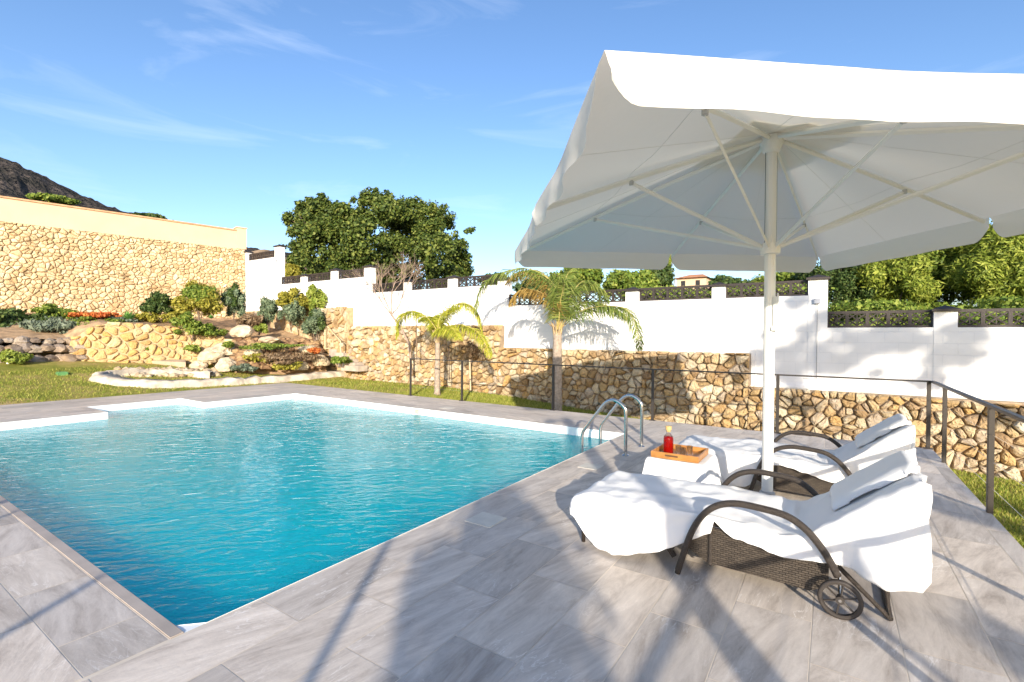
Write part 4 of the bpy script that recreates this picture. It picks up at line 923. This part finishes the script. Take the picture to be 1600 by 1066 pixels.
# ------------------------------------------------------------------ parasol
PC = Vector((-.37, 3.85, 0)); TH = .657; AX, AY = 1.665, 1.77; ZE, ZH = 2.205, 2.72
E1 = Vector((math.cos(TH), math.sin(TH), 0)); E2 = Vector((-math.sin(TH), math.cos(TH), 0))
def PP(u, v, z): return PC + E1*u*AX + E2*v*AY + Vector((0, 0, z))
par = empty('parasol', PC, 'large square off-white market parasol standing between the two loungers', 'parasol')
def fluted(mb, z0, z1, r, n=48):
    prof = []
    vs = []; 
    for z in (z0, z1):
        for j in range(n):
            q = 2*math.pi*j/n; rr = r*(1 - .055*(1 if (j % 6) in (0,) else 0)); vs.append((PC.x+rr*math.cos(q), PC.y+rr*math.sin(q), z))
    mb.add(vs, [(j, (j+1) % n, n+(j+1) % n, n+j) for j in range(n)] + [tuple(range(n))[::-1], tuple(n+j for j in range(n))])
mb = MB(); fluted(mb, .02, 2.62, .036); mb.build('pole', m_white_metal, par)
mb = MB(); mb.lathe([(.0, .0), (.30, .0), (.30, .02), (.055, .03), (.05, .22), (.038, .23)], PC, 32); mb.build('base', plain('grey_steel_base', (.35,.35,.35), .5), par)
mb = MB(); mb.lathe([(.037, -.05), (.062, -.045), (.066, -.01), (.06, .03), (.037, .035)], PC+Vector((0,0,1.945)), 24); wn(mb.build('runner', m_white_metal, par))
mb = MB(); mb.lathe([(.037, -.09), (.055, -.08), (.075, -.02), (.075, .02), (.03, .04), (.0, .045)], PC+Vector((0,0,ZH-.02)), 24); wn(mb.build('hub', m_white_metal, par))
mb = MB(); q = PC + Vector((CR.x*.0, 0, 0)) - Vector((CF.x, CF.y, 0)).normalized()*.045 + Vector((CR.x, CR.y, 0))*.012
mb.box((q.x-.012, q.y-.012, 1.36), (q.x+.012, q.y+.012, 1.60), .003); mb.box((q.x-.02, q.y-.02, 1.36), (q.x+.02, q.y+.02, 1.39), .003); mb.tube([(q.x+.02, q.y-.01, 1.62), (q.x+.02, q.y-.01, 1.50)], .006, 6); mb.build('latch', plain('pale_plastic', (.62,.63,.6), .4), par)
for s_ in (-1, 1):
    q = PC + Vector((CR.x, CR.y, 0))*.041*s_; mb = MB(); mb.tube([(q.x, q.y, 1.98), (q.x, q.y, ZH-.08)], .002, 4); mb.build('cord', plain('black_cord_%d' % s_, (.03,.03,.03), .8), par)
dirs = [(-1,-1), (0,-1), (1,-1), (1,0), (1,1), (0,1), (-1,1), (-1,0)]
SAG = .10
def canopyz(u, v):
    m_ = max(abs(u), abs(v)); return ZH + .03 - (ZH + .03 - ZE)*(m_**1.12)
for u, v in dirs:
    a = PP(0, 0, ZH-.02) + (PP(u, v, 0)-PC).normalized()*.07; e = PP(u*.975, v*.975, canopyz(u, v)-.035); mb = MB()
    mb.tube([a, a.lerp(e, .5)+Vector((0,0,.012)), e], .010, 4, up=(0,0,1), ry=.017); rb_ = mb.build('rib', m_white_metal, par)
    k = .60 if u*v == 0 else .60; j = a.lerp(e, k); s0 = PP(0, 0, 1.95) + (PP(u, v, 0)-PC).normalized()*.06
    mb = MB(); mb.tube([s0, j - Vector((0,0,.015))], .0085, 4, up=(0,0,1), ry=.014); mb.build('strut', m_white_metal, par)
    mb = MB(); mb.tube([j+Vector((0,0,-.03))-E1*.012, j+Vector((0,0,-.0))-E1*.012], .006, 6); mb.box((j.x-.014, j.y-.014, j.z-.028), (j.x+.014, j.y+.014, j.z+.002), .003); mb.build('joint', plain('joint_grey', (.5,.5,.48), .5), rb_)
# canopy cloth
N = 14
cm = MB()
def cloth_pt(u, v):
    z = canopyz(u, v); a = math.atan2(v, u) / (math.pi/4); fr = abs((a + 8) % 1 - .5)*2      # 1 at ribs, 0 between
    m_ = max(abs(u), abs(v)); z -= .035*(1-fr)*math.sin(math.pi*min(1, m_))**.8 + .006*noise.noise(Vector((u*3, v*3, 1)))
    sc = 1 - .018*(1-fr)*m_**6
    return PP(u*sc, v*sc, z)
vs = []; fs = []
NA = 64
def per(k):
    t = k/NA*8; i = int(t) % 8; f_ = t-int(t); a = dirs[i]; b = dirs[(i+1) % 8]; return (a[0]+(b[0]-a[0])*f_, a[1]+(b[1]-a[1])*f_)
for r_ in range(N+1):
    m_ = .05 + .95*r_/N
    for k in range(NA): u, v = per(k); vs.append(tuple(cloth_pt(u*m_, v*m_)))
for r_ in range(N):
    for k in range(NA): fs.append((r_*NA+k, r_*NA+(k+1) % NA, (r_+1)*NA+(k+1) % NA, (r_+1)*NA+k))
fs.append(tuple(range(NA)))
cm.add(vs, fs)
def canvas_mat():
    m, t, b = new_mat('translucent_canvas'); L = t.links.new
    b.inputs['Base Color'].default_value = (.80, .765, .69, 1); b.inputs['Roughness'].default_value = .85; b.inputs['Specular IOR Level'].default_value = .1
    tr = nd(t, 'ShaderNodeBsdfTranslucent'); tr.inputs[0].default_value = (.80, .765, .69, 1); ms = nd(t, 'ShaderNodeMixShader'); ms.inputs[0].default_value = .22
    n = nd(t, 'ShaderNodeTexNoise', Scale=2.5, Detail=5.0, Roughness=.6); tcn = nd(t, 'ShaderNodeTexCoord'); L(tcn.outputs['Object'], n.inputs['Vector']); bp = nd(t, 'ShaderNodeBump', Strength=.35, Distance=.03); L(n.outputs[0], bp.inputs['Height']); L(bp.outputs[0], b.inputs['Normal'])
    L(b.outputs[0], ms.inputs[1]); L(tr.outputs[0], ms.inputs[2]); L(ms.outputs[0], t.nodes['Material Output'].inputs[0]); return m
m_canvas = canvas_mat()
cn = cm.build('canopy', m_canvas, par, smooth=True)
for m_ in (.60,):
    sm_ = MB(); sm_.tube([cloth_pt(per(k)[0]*m_, per(k)[1]*m_)-Vector((0,0,.001)) for k in range(NA+1)], .0013, 4, cap=False); sm_.build('seam', plain('seam_thread', (.72,.69,.62), .9), cn)
for u, v in ((-.5,-1),(.5,-1),(1,-.5),(1,.5),(.5,1),(-.5,1),(-1,.5),(-1,-.5)):
    sm_ = MB(); sm_.tube([cloth_pt(u*t/20, v*t/20)-Vector((0,0,.001)) for t in range(2, 21)], .0011, 4, cap=False); sm_.build('seam', bpy.data.materials['seam_thread'], cn)
# raised vent cap
vm = MB(); vs = []
for m_, dz in ((.02, .09), (.12, .07), (.24, .03)):
    for k in range(NA): u, v = per(k); p = cloth_pt(u*m_, v*m_); p.z += dz; vs.append(tuple(p))
vm.add(vs, [(r_*NA+k, r_*NA+(k+1) % NA, (r_+1)*NA+(k+1) % NA, (r_+1)*NA+k) for r_ in range(2) for k in range(NA)] + [tuple(range(NA))])
vm.build('vent_cap', m_canvas, par, smooth=True)
# valance: eight hanging strips, slit at every rib end
for i in range(8):
    a, b = dirs[i], dirs[(i+1) % 8]; K = 40; J = 8; vs = []
    outn = (E1*((a[0]+b[0])/2)*AX + E2*((a[1]+b[1])/2)*AY); outn = (E1*(1 if a[0] == b[0] == 1 else -1 if a[0] == b[0] == -1 else 0) + E2*(1 if a[1] == b[1] == 1 else -1 if a[1] == b[1] == -1 else 0))
    left = a[0] == b[0] == -1
    for j in range(J+1):
        h_ = j/J
        for k in range(K+1):
            f_ = .5-.5*math.cos(math.pi*k/K); ff = f_
            cut = .013*h_**.9
            corner = lambda q: (1 - max(0, 1-q/.055)**2.0*.45)
            ff = cut + (1-2*cut)*f_
            u, v = a[0]+(b[0]-a[0])*ff, a[1]+(b[1]-a[1])*ff
            p = cloth_pt(u, v); edge = corner(f_)*corner(1-f_)
            amp = .007 if not left else .015
            wob = amp*math.sin(f_*(9 if not left else 19)+i*2)*h_ + .010*noise.noise(Vector((f_*6, h_*2, i*5)))*h_*2
            p = p + outn*(wob + .012*math.sin(h_*2.4)) + Vector((0, 0, -.172*h_*edge*(1+.05*noise.noise(Vector((f_*4, i, 3))))))
            vs.append(tuple(p))
    mb = MB(); mb.add(vs, [(j*(K+1)+k, j*(K+1)+k+1, (j+1)*(K+1)+k+1, (j+1)*(K+1)+k) for j in range(J) for k in range(K)]); mb.build('valance', m_canvas, par, smooth=True)

# ------------------------------------------------------------------ loungers
LX, LY = -1.36, 2.80          # foot end, near side of the front lounger
LWD = .62
prof = [(0, .285), (.06, .315), (.4, .325), (.8, .335), (1.0, .325), (1.15, .305), (1.25, .325), (1.35, .40), (1.5, .52), (1.62, .615), (1.69, .662), (1.745, .655)]
pz = lambda l: interp(l, [p[0] for p in prof], [p[1] for p in prof])
def make_lounger():
    root = empty('sun_lounger', (LX, LY, 0), 'front brown wicker sun lounger with cart wheels under a white towel', 'sun lounger', 'towel-covered sun loungers')
    W = lambda l, y, z: (LX+l, LY+y, z)
    mb = MB(); mb.tube([W(.03,.02,.275), W(.85,.02,.29), W(1.2,.02,.28)], .016, 8); mb.tube([W(.03,LWD-.02,.275), W(.85,LWD-.02,.29), W(1.2,LWD-.02,.28)], .016, 8); mb.tube([W(.03,.02,.275), W(.03,LWD-.02,.275)], .016, 8); mb.build('frame', m_arm, root, smooth=True)
    mb = MB(); mb.add([W(.03,.03,.283), W(1.2,.03,.283), W(1.2,LWD-.03,.283), W(.03,LWD-.03,.283), W(.03,.03,.270), W(1.2,.03,.268), W(1.2,LWD-.03,.268), W(.03,LWD-.03,.270)], [(0,1,2,3),(4,5,6,7),(0,1,5,4),(1,2,6,5),(2,3,7,6),(3,0,4,7)]); mb.build('seat', m_wicker, root)
    a0, a1 = (1.22, .262), (1.68, .60); mb = MB(); mb.add([W(a0[0],.03,a0[1]), W(a1[0],.03,a1[1]), W(a1[0],LWD-.03,a1[1]), W(a0[0],LWD-.03,a0[1]), W(a0[0]+.015,.03,a0[1]-.02), W(a1[0]+.015,.03,a1[1]-.02), W(a1[0]+.015,LWD-.03,a1[1]-.02), W(a0[0]+.015,LWD-.03,a0[1]-.02)], [(0,1,2,3),(4,5,6,7),(0,1,5,4),(1,2,6,5),(2,3,7,6),(3,0,4,7)]); mb.build('backrest', m_wicker, root)
    for y0, y1 in ((.0, .014), (LWD-.014, LWD)):
        mb = MB(); P_ = [(.58, .27), (.60, .19), (.80, .075), (1.28, .062), (1.36, .10), (1.36, .25), (1.2, .272)]
        n_ = len(P_); vs = [W(l, y0, z) for l, z in P_] + [W(l, y1, z) for l, z in P_]
        mb.add(vs, [tuple(range(n_))[::-1], tuple(range(n_, 2*n_))] + [(k, (k+1) % n_, n_+(k+1) % n_, n_+k) for k in range(n_)]); mb.build('side_panel', m_wicker, root)
    mb = MB(); mb.box(W(.60,.016,.09), W(.615,LWD-.016,.26)); mb.build('end_panel', m_wicker, root)
    mb = MB(); mb.tube([W(.82,-.006,.07), W(.82,-.006,.30)], .010, 6); mb.build('corner_strip', m_arm, root)
    for y in (-.062, LWD+.05):
        mb = MB(); P_ = [W(.66,y,.005), W(.69,y,.11), W(.735,y,.25), W(.79,y,.35), W(.86,y,.415), W(.95,y,.445), W(1.06,y,.445), W(1.18,y,.43), W(1.26,y,.385), W(1.32,y,.32), W(1.365,y,.25), W(1.395,y,.19)]
        ar = mb.tube(catmull(P_, 5), .017, 10, up=(0,1,0), ry=.021).build('armrest', m_arm, root, smooth=True)
        mb = MB(); mb.tube([W(.656,y,.0), W(.662,y,.022)], .016, 8); mb.build('foot_cap', plain('grey_cap', (.45,.44,.42), .5), ar)
    for y in (.03, LWD-.03):
        mb = MB(); mb.tube([W(.05,y,.0), W(.05,y,.275)], .013, 8); mb.build('leg', m_arm, root, smooth=True)
        mb = MB(); mb.tube([W(.50,y,.20), W(.62,y,.05)], .016, 6); mb.tube([W(.46,y,.27), W(.50,y,.20)], .016, 6); mb.build('strut', m_arm, root)
        mb = MB(); mb.tube([W(1.40,y,.20), W(1.60,y,.012), W(1.585,y,.14), W(1.58,y,.42)], .012, 8); mb.build('rear_leg', m_arm, root, smooth=False)
    mb = MB(); mb.tube([W(1.60,.03,.013), W(1.60,LWD-.03,.013)], .012, 8); mb.build('cross_bar', m_arm, root)
    mb = MB(); mb.tube([W(1.405,-.07,.090), W(1.405,LWD+.07,.090)], .008, 8); mb.build('axle', m_steel, root)
    for y in (-.075, LWD+.075):
        c = W(1.405, y, .090); mb = MB()
        mb.lathe([(0.0705,-.010),(0.0774,-.010),(0.0774,.010),(0.0705,.010),(0.0705,-.010)], c, 40, axis='Y'); mb.lathe([(.0,-.016),(.018,-.016),(.018,.016),(.0,.016)], c, 20, axis='Y')
        for k in range(6):
            q = k*math.pi/3+.35; mb.tube([(c[0]+.012*math.cos(q), c[1], c[2]+.012*math.sin(q)), (c[0]+.072*math.cos(q), c[1], c[2]+.072*math.sin(q))], .0045, 5)
        wh = mb.build('wheel', m_black if False else m_dark, root); wn(wh)
        mb = MB(); mb.lathe([(0.0765,-.011),(0.0843,-.013),(0.0894,-.008),(0.0903,.0),(0.0894,.008),(0.0843,.013),(0.0765,.011),(0.0765,-.011)], c, 48, axis='Y'); wn(mb.build('tyre', m_dark, wh), 60)
        mb = MB(); mb.lathe([(.0,-.019),(.007,-.019),(.008,-.016)], c, 12, axis='Y'); mb.build('hub_cap', m_steel, wh)
    return root
lo = make_lounger()
def children(o): return [c for c in bpy.data.objects if c.parent == o]
def copy_tree(o, parent=None):
    c = o.copy(); COL.objects.link(c)
    if parent is not None: c.parent = parent; c.matrix_parent_inverse = o.matrix_parent_inverse.copy()
    for ch_ in children(o): copy_tree(ch_, c)
    return c
DX2, DY2 = .14, 1.70
lo2 = copy_tree(lo); lo2.location = (LX+DX2, LY+DY2, 0); lo2['label'] = 'rear brown wicker sun lounger behind the parasol pole, nearer the railing'

def towel(x0, y0, hem, seed, foot=0, head=.28, flare=.05, l0=0.0, pw=None):
    """cloth laid along the lounger: hanging near side, top, hanging far side; head end hangs behind the backrest"""
    NU, n1, n2, n3 = 150, 26, 24, 12
    hx = [h[0] for h in hem]; hz = [h[1] for h in hem]; vs = []
    L1 = 1.715
    def prof_pt(s):   # s in 0..1.. along the centreline, including the drop behind the head
        if s < 0: return (-.012 + .0*s, .285 + s)      # foot drop (s negative metres)
        if s <= L1: return (s, pz(s)+.012)
        d = s - L1; return (L1 + .012*min(1, d/.06) - .06*(d/.3), pz(L1)+.012 - d)
    ss = [ -foot + (L1 + head + foot)*i/NU for i in range(NU+1)]
    for s in ss:
        l, z = prof_pt(s); f_ = max(0, min(L1, s))
        drop = max(.03, z - interp(f_, hx, hz)); 
        if s > L1: drop = max(.04, drop*.9*(1-(s-L1)/head*.35))
        if s < 0: drop *= .6
        drop += .012*noise.noise(Vector((l*7, seed, 2)))+.006*noise.noise(Vector((l*22, seed, 2)))
        for j in range(n1):
            t = 1 - j/n1                                   # 1 at hem .. 0 at edge
            fold = math.sin(l*23+seed*2 + 3.5*noise.noise(Vector((l*2.3, t*.6, seed))))*(.020+.026*sstep(1.2,1.6,l)) + .046*noise.noise(Vector((l*5+t*1.5, t*2, seed+9)))
            fold += .03*noise.noise(Vector((l*1.6+t*.7, t*1.2, seed+30))) + .10*max(0, .16-abs(noise.noise(Vector((l*4.5-t*1.6, t*.5+l, seed+50)))))
            kk = min(1, drop/.15)*(.35 + .65*(1 - sstep(.50, .62, l)*(1 - sstep(1.36, 1.50, l))))*(1 - .45*sstep(1.5, 1.7, l))
            y = -flare*t**.8*kk - fold*t**1.2*kk - .015*math.sin(min(1, t*6)*math.pi/2)
            zz = z - drop*t - .012*(1-math.cos(min(1, t*5)*math.pi/2))*0 
            ox = .02*noise.noise(Vector((l*3, t*2, seed+4)))*t
            vs.append((x0+l+ox + (.02*t if s > L1 else 0), y0+y, zz))
        for j in range(n2+1):
            y = LWD*j/n2; edge = min(y, LWD-y)
            wr = .014*noise.noise(Vector((l*4, y*9, seed))) + .007*noise.noise(Vector((l*14, y*4, seed+3))) + .045*max(0, .22-abs(noise.noise(Vector((l*3+y*3, y*4-l*2, seed+7)))))
            sagz = -.010*math.sin(math.pi*y/LWD) if s < 1.2 else -.03*math.sin(math.pi*y/LWD)
            rnd = -.012*max(0, 1-edge/.03)**2
            if s < L1: vs.append((x0+l, y0+y, z+max(wr+sagz, -.016)+rnd))
            else: vs.append((x0+l+max(-.005, wr*2.5)+.02*math.sin(y*22+seed)*min(1, (s-L1)/.15), y0+y, z))
        for j in range(1, n3+1):
            t = j/n3; dr = min(drop, .16); fold = math.sin(l*24+seed)*.012
            vs.append((x0+l, y0+LWD+.03*t+fold*t+.012, z-dr*t))
    Wn = n1+n2+1+n3; fs = []
    for i in range(NU):
        for j in range(Wn-1): fs.append((i*Wn+j, i*Wn+j+1, (i+1)*Wn+j+1, (i+1)*Wn+j))
    mb = MB(); mb.add(vs, fs); return mb
hem1 = [(0,.20),(.04,.17),(.10,.09),(.17,.035),(.29,.028),(.40,.045),(.48,.06),(.58,.11),(.66,.155),(.74,.205),(.79,.235),(.815,.25),(.825,.315),(.84,.31),(.89,.275),(.96,.255),(1.04,.235),(1.12,.222),(1.19,.215),(1.30,.225),(1.36,.235),(1.40,.235),(1.46,.22),(1.57,.195),(1.66,.19),(1.745,.20)]
tw1 = towel(LX, LY-.01, hem1, 1, foot=.05, head=.36).build('beach_towel', m_towel, smooth=True)
tw1.modifiers.new('thick', 'SOLIDIFY').thickness = .003; tag(tw1, 'long white towel draped over the front lounger, hanging near the wheel', 'towel', 'white towels on the loungers')
hem2 = [(0,.06),(.10,.05),(.2,.07),(.40,.09),(.5,.05),(.62,.06),(.68,.10),(.76,.24),(.84,.28),(1.0,.26),(1.15,.22),(1.3,.20),(1.5,.22),(1.6,.30),(1.745,.36)]
tw2 = towel(LX+DX2, LY+DY2-.01, hem2, 5, foot=.12, head=.22).build('beach_towel', m_towel, smooth=True)
tw2.modifiers.new('thick', 'SOLIDIFY').thickness = .003; tag(tw2, 'white towel draped over the rear lounger behind the parasol pole', 'towel', 'white towels on the loungers')
# folded head towels
def headtowel(x0, y0, l0, l1, ya, yb, lab, seed):
    mb = MB(); NU, NV = 40, 14; vs = []; 
    for i in range(NU+1):
        l = l0 + (l1-l0)*i/NU; base_z = pz(min(l, 1.745))+.014
        for j in range(NV+1):
            y = ya+(yb-ya)*j/NV; e = min(1, min(j, NV-j)/2.2); e2 = min(1, (NU-i)/2.5 if False else 1)
            th = (.030*min(1, i/2.2)**.5)*e**.5 + .004*noise.noise(Vector((l*9, y*12, seed)))
            vs.append((x0+l-.012*(th > 0), y0+y, base_z + max(0, th)))
    mb.add(vs, [(i*(NV+1)+j, i*(NV+1)+j+1, (i+1)*(NV+1)+j+1, (i+1)*(NV+1)+j) for i in range(NU) for j in range(NV)])
    o = mb.build('folded_towel', m_towel, smooth=True); o.modifiers.new('thick', 'SOLIDIFY').thickness = .008
    return tag(o, lab, 'towel', 'folded head towels')
headtowel(LX, LY, 1.37, 1.715, .16, .60, 'folded white towel laid on the backrest of the front lounger', 1)
headtowel(LX+DX2, LY+DY2, 1.40, 1.715, .16, .60, 'folded white towel laid on the backrest of the rear lounger', 2)

# ------------------------------------------------------------------ side table, cloth, tray
TX0, TX1, TY0, TY1, TZ = -1.24, -.80, 3.88, 4.30, .335
tb_ = empty('side_table', (TX0, TY0, 0), 'low brown wicker side table hidden under a white cloth', 'table')
mb = MB(); mb.box((TX0+.01, TY0+.01, TZ-.03), (TX1-.01, TY1-.01, TZ-.008), .004); mb.build('table_top', m_wicker, tb_)
for x in (TX0+.03, TX1-.03):
    for y in (TY0+.03, TY1-.03): mb = MB(); mb.tube([(x, y, 0), (x, y, TZ-.03)], .014, 8); mb.build('leg', m_arm, tb_)
mb = MB(); K = 24; vs = []
ext = .30
for i in range(-10, K+11):
    for j in range(-10, K+11):
        u = min(max(i, 0), K)/K; v = min(max(j, 0), K)/K; x = TX0+(TX1-TX0)*u; y = TY0+(TY1-TY0)*v; z = TZ
        oi = max(0, -i, i-K); oj = max(0, -j, j-K); o_ = max(oi, oj)
        hl_ = .24 + .03*math.sin((i+j)*.5) + (.0 if j < 0 else .0) - (.05 if (j < 0 and 14 < i) else 0)
        d = hl_*o_/10
        sx = (-1 if i < 0 else 1 if i > K else 0); sy = (-1 if j < 0 else 1 if j > K else 0)
        w_ = .018*math.sin((i if sy else j)*.75)*o_/10
        x += sx*(.008+.18*d*(oi/max(1, o_)) + w_*(sy == 0)); y += sy*(.008+.16*d*(oj/max(1, o_)) + w_*(sx == 0)); z -= d
        vs.append((x, y, z + (.003*noise.noise(Vector((x*12, y*12, 0))) if o_ == 0 else 0)))
Wd = K+21; mb.add(vs, [(i*Wd+j, i*Wd+j+1, (i+1)*Wd+j+1, (i+1)*Wd+j) for i in range(Wd-1) for j in range(Wd-1)])
o = mb.build('table_cloth', m_towel, smooth=True); o.modifiers.new('thick', 'SOLIDIFY').thickness = .005; tag(o, 'white cloth hanging over the small table under the wooden tray', 'tablecloth')
# tray, slightly turned
tray = empty('serving_tray', (-1.03, 4.06, TZ+.006), 'honey-coloured wooden serving tray with a bottle and glasses on it', 'tray')
zt_ = TZ+.007; X0_, X1_, Y0_, Y1_ = -1.215, -.845, 3.89, 4.26
mb = MB(); mb.box((X0_, Y0_, zt_), (X1_, Y1_, zt_+.010), .002); mb.build('base', m_wood, tray)
for a, b in (((X0_, Y0_, zt_+.0105), (X1_, Y0_+.014, zt_+.048)), ((X0_, Y1_-.014, zt_+.0105), (X1_, Y1_, zt_+.048)), ((X0_, Y0_+.0145, zt_+.0105), (X0_+.014, Y1_-.0145, zt_+.048)), ((X1_-.014, Y0_+.0145, zt_+.0105), (X1_, Y1_-.0145, zt_+.048))):
    mb = MB(); mb.box(a, b, .002); mb.build('side', m_wood, tray)
mb = MB(); mb.box((-1.10, Y0_-.003, zt_+.020), (-1.0, Y0_+.001, zt_+.034), .001); mb.build('handle_slot', plain('dark_slot', (.10,.05,.02), .7), tray)
def glass(col, rough=0, name='g', alpha=.0):
    m, t, b = new_mat(name); L = t.links.new; gl = nd(t, 'ShaderNodeBsdfGlass', Roughness=rough, IOR=1.35); gl.inputs['Color'].default_value = (*col, 1)
    tr = nd(t, 'ShaderNodeBsdfTransparent'); tr.inputs['Color'].default_value = (*col, 1); ms = nd(t, 'ShaderNodeMixShader'); ms.inputs[0].default_value = alpha; L(gl.outputs[0], ms.inputs[1]); L(tr.outputs[0], ms.inputs[2]); L(ms.outputs[0], t.nodes['Material Output'].inputs[0]); return m
bx_, by_, bz_ = -1.105, 4.0, zt_+.011
bo = empty('bottle', (bx_, by_, bz_), 'glass bottle of dark red drink with cork stopper on the wooden tray', 'bottle')
mb = MB(); mb.lathe([(.0,.0),(.036,.0),(.040,.006),(.040,.125),(.036,.150),(.020,.168),(.017,.176),(.017,.196),(.020,.198)], (bx_,by_,bz_), 28); mb.build('body', glass((.96,.97,.97), 0, 'clear_bottle_glass', .55), bo, smooth=True)
m_red, t_, b_ = new_mat('red_drink'); b_.inputs['Base Color'].default_value = (.42, .006, .004, 1); b_.inputs['Roughness'].default_value = .08; b_.inputs['Transmission Weight'].default_value = .45; b_.inputs['IOR'].default_value = 1.33
mb = MB(); mb.lathe([(.0,.003),(.034,.003),(.0375,.008),(.0375,.124),(.034,.146),(.0,.150)], (bx_,by_,bz_), 28); mb.build('drink', m_red, bo, smooth=True)
mb = MB(); mb.lathe([(.0,.185),(.0155,.185),(.017,.20),(.023,.203),(.025,.232),(.0,.235)], (bx_,by_,bz_), 20); wn(mb.build('stopper', m_cork, bo))
for i, (x, y, lab) in enumerate([(-1.035, 4.04, 'clear drinking glass right beside the red bottle'), (-.985, 3.98, 'clear drinking glass in the middle of the tray'), (-.955, 4.08, 'clear drinking glass farthest right on the tray')]):
    g_ = MB(); g_.lathe([(.0,.002),(.021,.002),(.024,.075),(.0225,.075),(.0198,.008),(.0,.008)], (x, y, zt_+.0105), 20); tag(g_.build('drinking_glass', glass((.95,.96,.97), 0, 'clear_glass_%d' % i, .5), smooth=True), lab, 'glass', 'glasses on the tray')

# ------------------------------------------------------------------ unseen objects behind the camera
def back(P, h):      # the place of something h high whose top throws its shade on P
    return Vector(P) - SH*(h/math.tan(SUN_EL))
for P, h, r, lab in [((-2.66, 2.61, 0), 1.9, .026, 'thin pole behind the camera, nearest the pool corner'), ((-3.27, .98, 0), 1.7, .025, 'thin pole behind the camera, left of the pool corner'), ((-5.37, 1.07, 0), 1.6, .038, 'thick pole at the far left behind the camera'), ((-4.97, 1.0, 0), 1.5, .018, 'very thin pole at the far left behind the camera'), ((.05, 2.95, 0), 1.6, .022, 'thin pole behind the camera, right of centre')]:
    q = back(P, h); mb = MB(); mb.tube([(q.x, q.y, -.2), (q.x, q.y, h)], r, 10); tag(mb.build('garden_pole', m_post), lab, 'pole', 'poles behind the camera')
# unseen column with side arm, added to cast the wide shadow stripe
q = back(onZ(884, 654), 3.1)
sw = empty('shade_column', (q.x, q.y, 0), 'square unseen column behind the camera, added for its shadow stripe', 'lamp post')
mb = MB(); mb.box((q.x-.065, q.y-.065, 0), (q.x+.065, q.y+.065, 3.1), .006); mb.build('column', m_steel, sw)
mb = MB(); mb.tube([(q.x, q.y, 3.02), (q.x-.28, q.y-.1, 3.04)], .02, 8); mb.lathe([(0, 0), (.10, 0), (.10, .03), (0, .06)], (q.x-.28, q.y-.1, 2.98), 16); mb.build('column_arm', m_steel, sw)
# loose tree whose crown dapples the white wall
q = Vector((.45, WY, 1.2)) - SH*17; zc = 1.12 + 17*math.tan(SUN_EL); rt = Vector((-SH.y, SH.x, 0))*-1
bl2 = [((q.x, q.y, zc), (.10, .10, .10))]
for k in range(60):
    a_ = rng.uniform(-1.55, 1.55); hh_ = rng.normal()*.36 - .10*a_
    if abs(a_) > 1.1: hh_ *= .6
    sz = rng.uniform(.09, .22); bl2.append(((q.x + rt.x*a_, q.y + rt.y*a_ + rng.normal()*.4, zc + hh_), (sz*1.3, sz, sz*.8)))
tree('shade_caster', bl2, 2300, .10, 'pine', 'loose spreading tree behind the camera at the right', ((q.x + .3, q.y, -.2), (q.x, q.y, zc-.2), .03), asp=2.4, group='trees behind the camera', shell=.1)
# lower bush shading the deck right
q = Vector((1.6, 6.2, 0)) - SH*9; zc = 9*math.tan(SUN_EL)
shb = empty('shrub', (q.x, q.y, 0), 'loose shrub behind the camera beside the railing', 'shrub')
bb = [((q.x + rng.normal()*.5, q.y + rng.normal()*1.6, zc*.9 + rng.normal()*.45), (.16, .16, .12)) for k in range(26)]
quads_mesh('foliage', leafcloud(bb, 1500, .11, asp=3), lm('pine'), shb)
mb = MB(); mb.tube([(q.x, q.y, -.2), (q.x, q.y, zc)], .04, 6); mb.build('stem', m_bark, shb)
# leafy stand-in for the person behind the camera, added for that shadow mid-deck
D_ = 9.5; q = Vector((onZ(780, 745).x, onZ(780, 745).y, 0)) - SH*D_; h = D_*math.tan(SUN_EL)
rt = Vector((SH.y, -SH.x, 0))
bb = [((q.x+rt.x*o_, q.y+rt.y*o_, z), (r, r, r*.9)) for o_, z, r in ((0, h-.32, .34), (-.24, h-.58, .28), (.26, h-.56, .31), (0, h-.85, .40), (.30, h-.95, .28), (-.30, h-1.0, .27), (0, h-1.25, .42))]
tree('shade_caster', bb, 3400, .07, 'dark', 'unseen leafy stand-in behind the camera for the shadow of a person', ((q.x, q.y, -.3), (q.x, q.y, h-.6), .05), group='trees behind the camera', shell=.1)
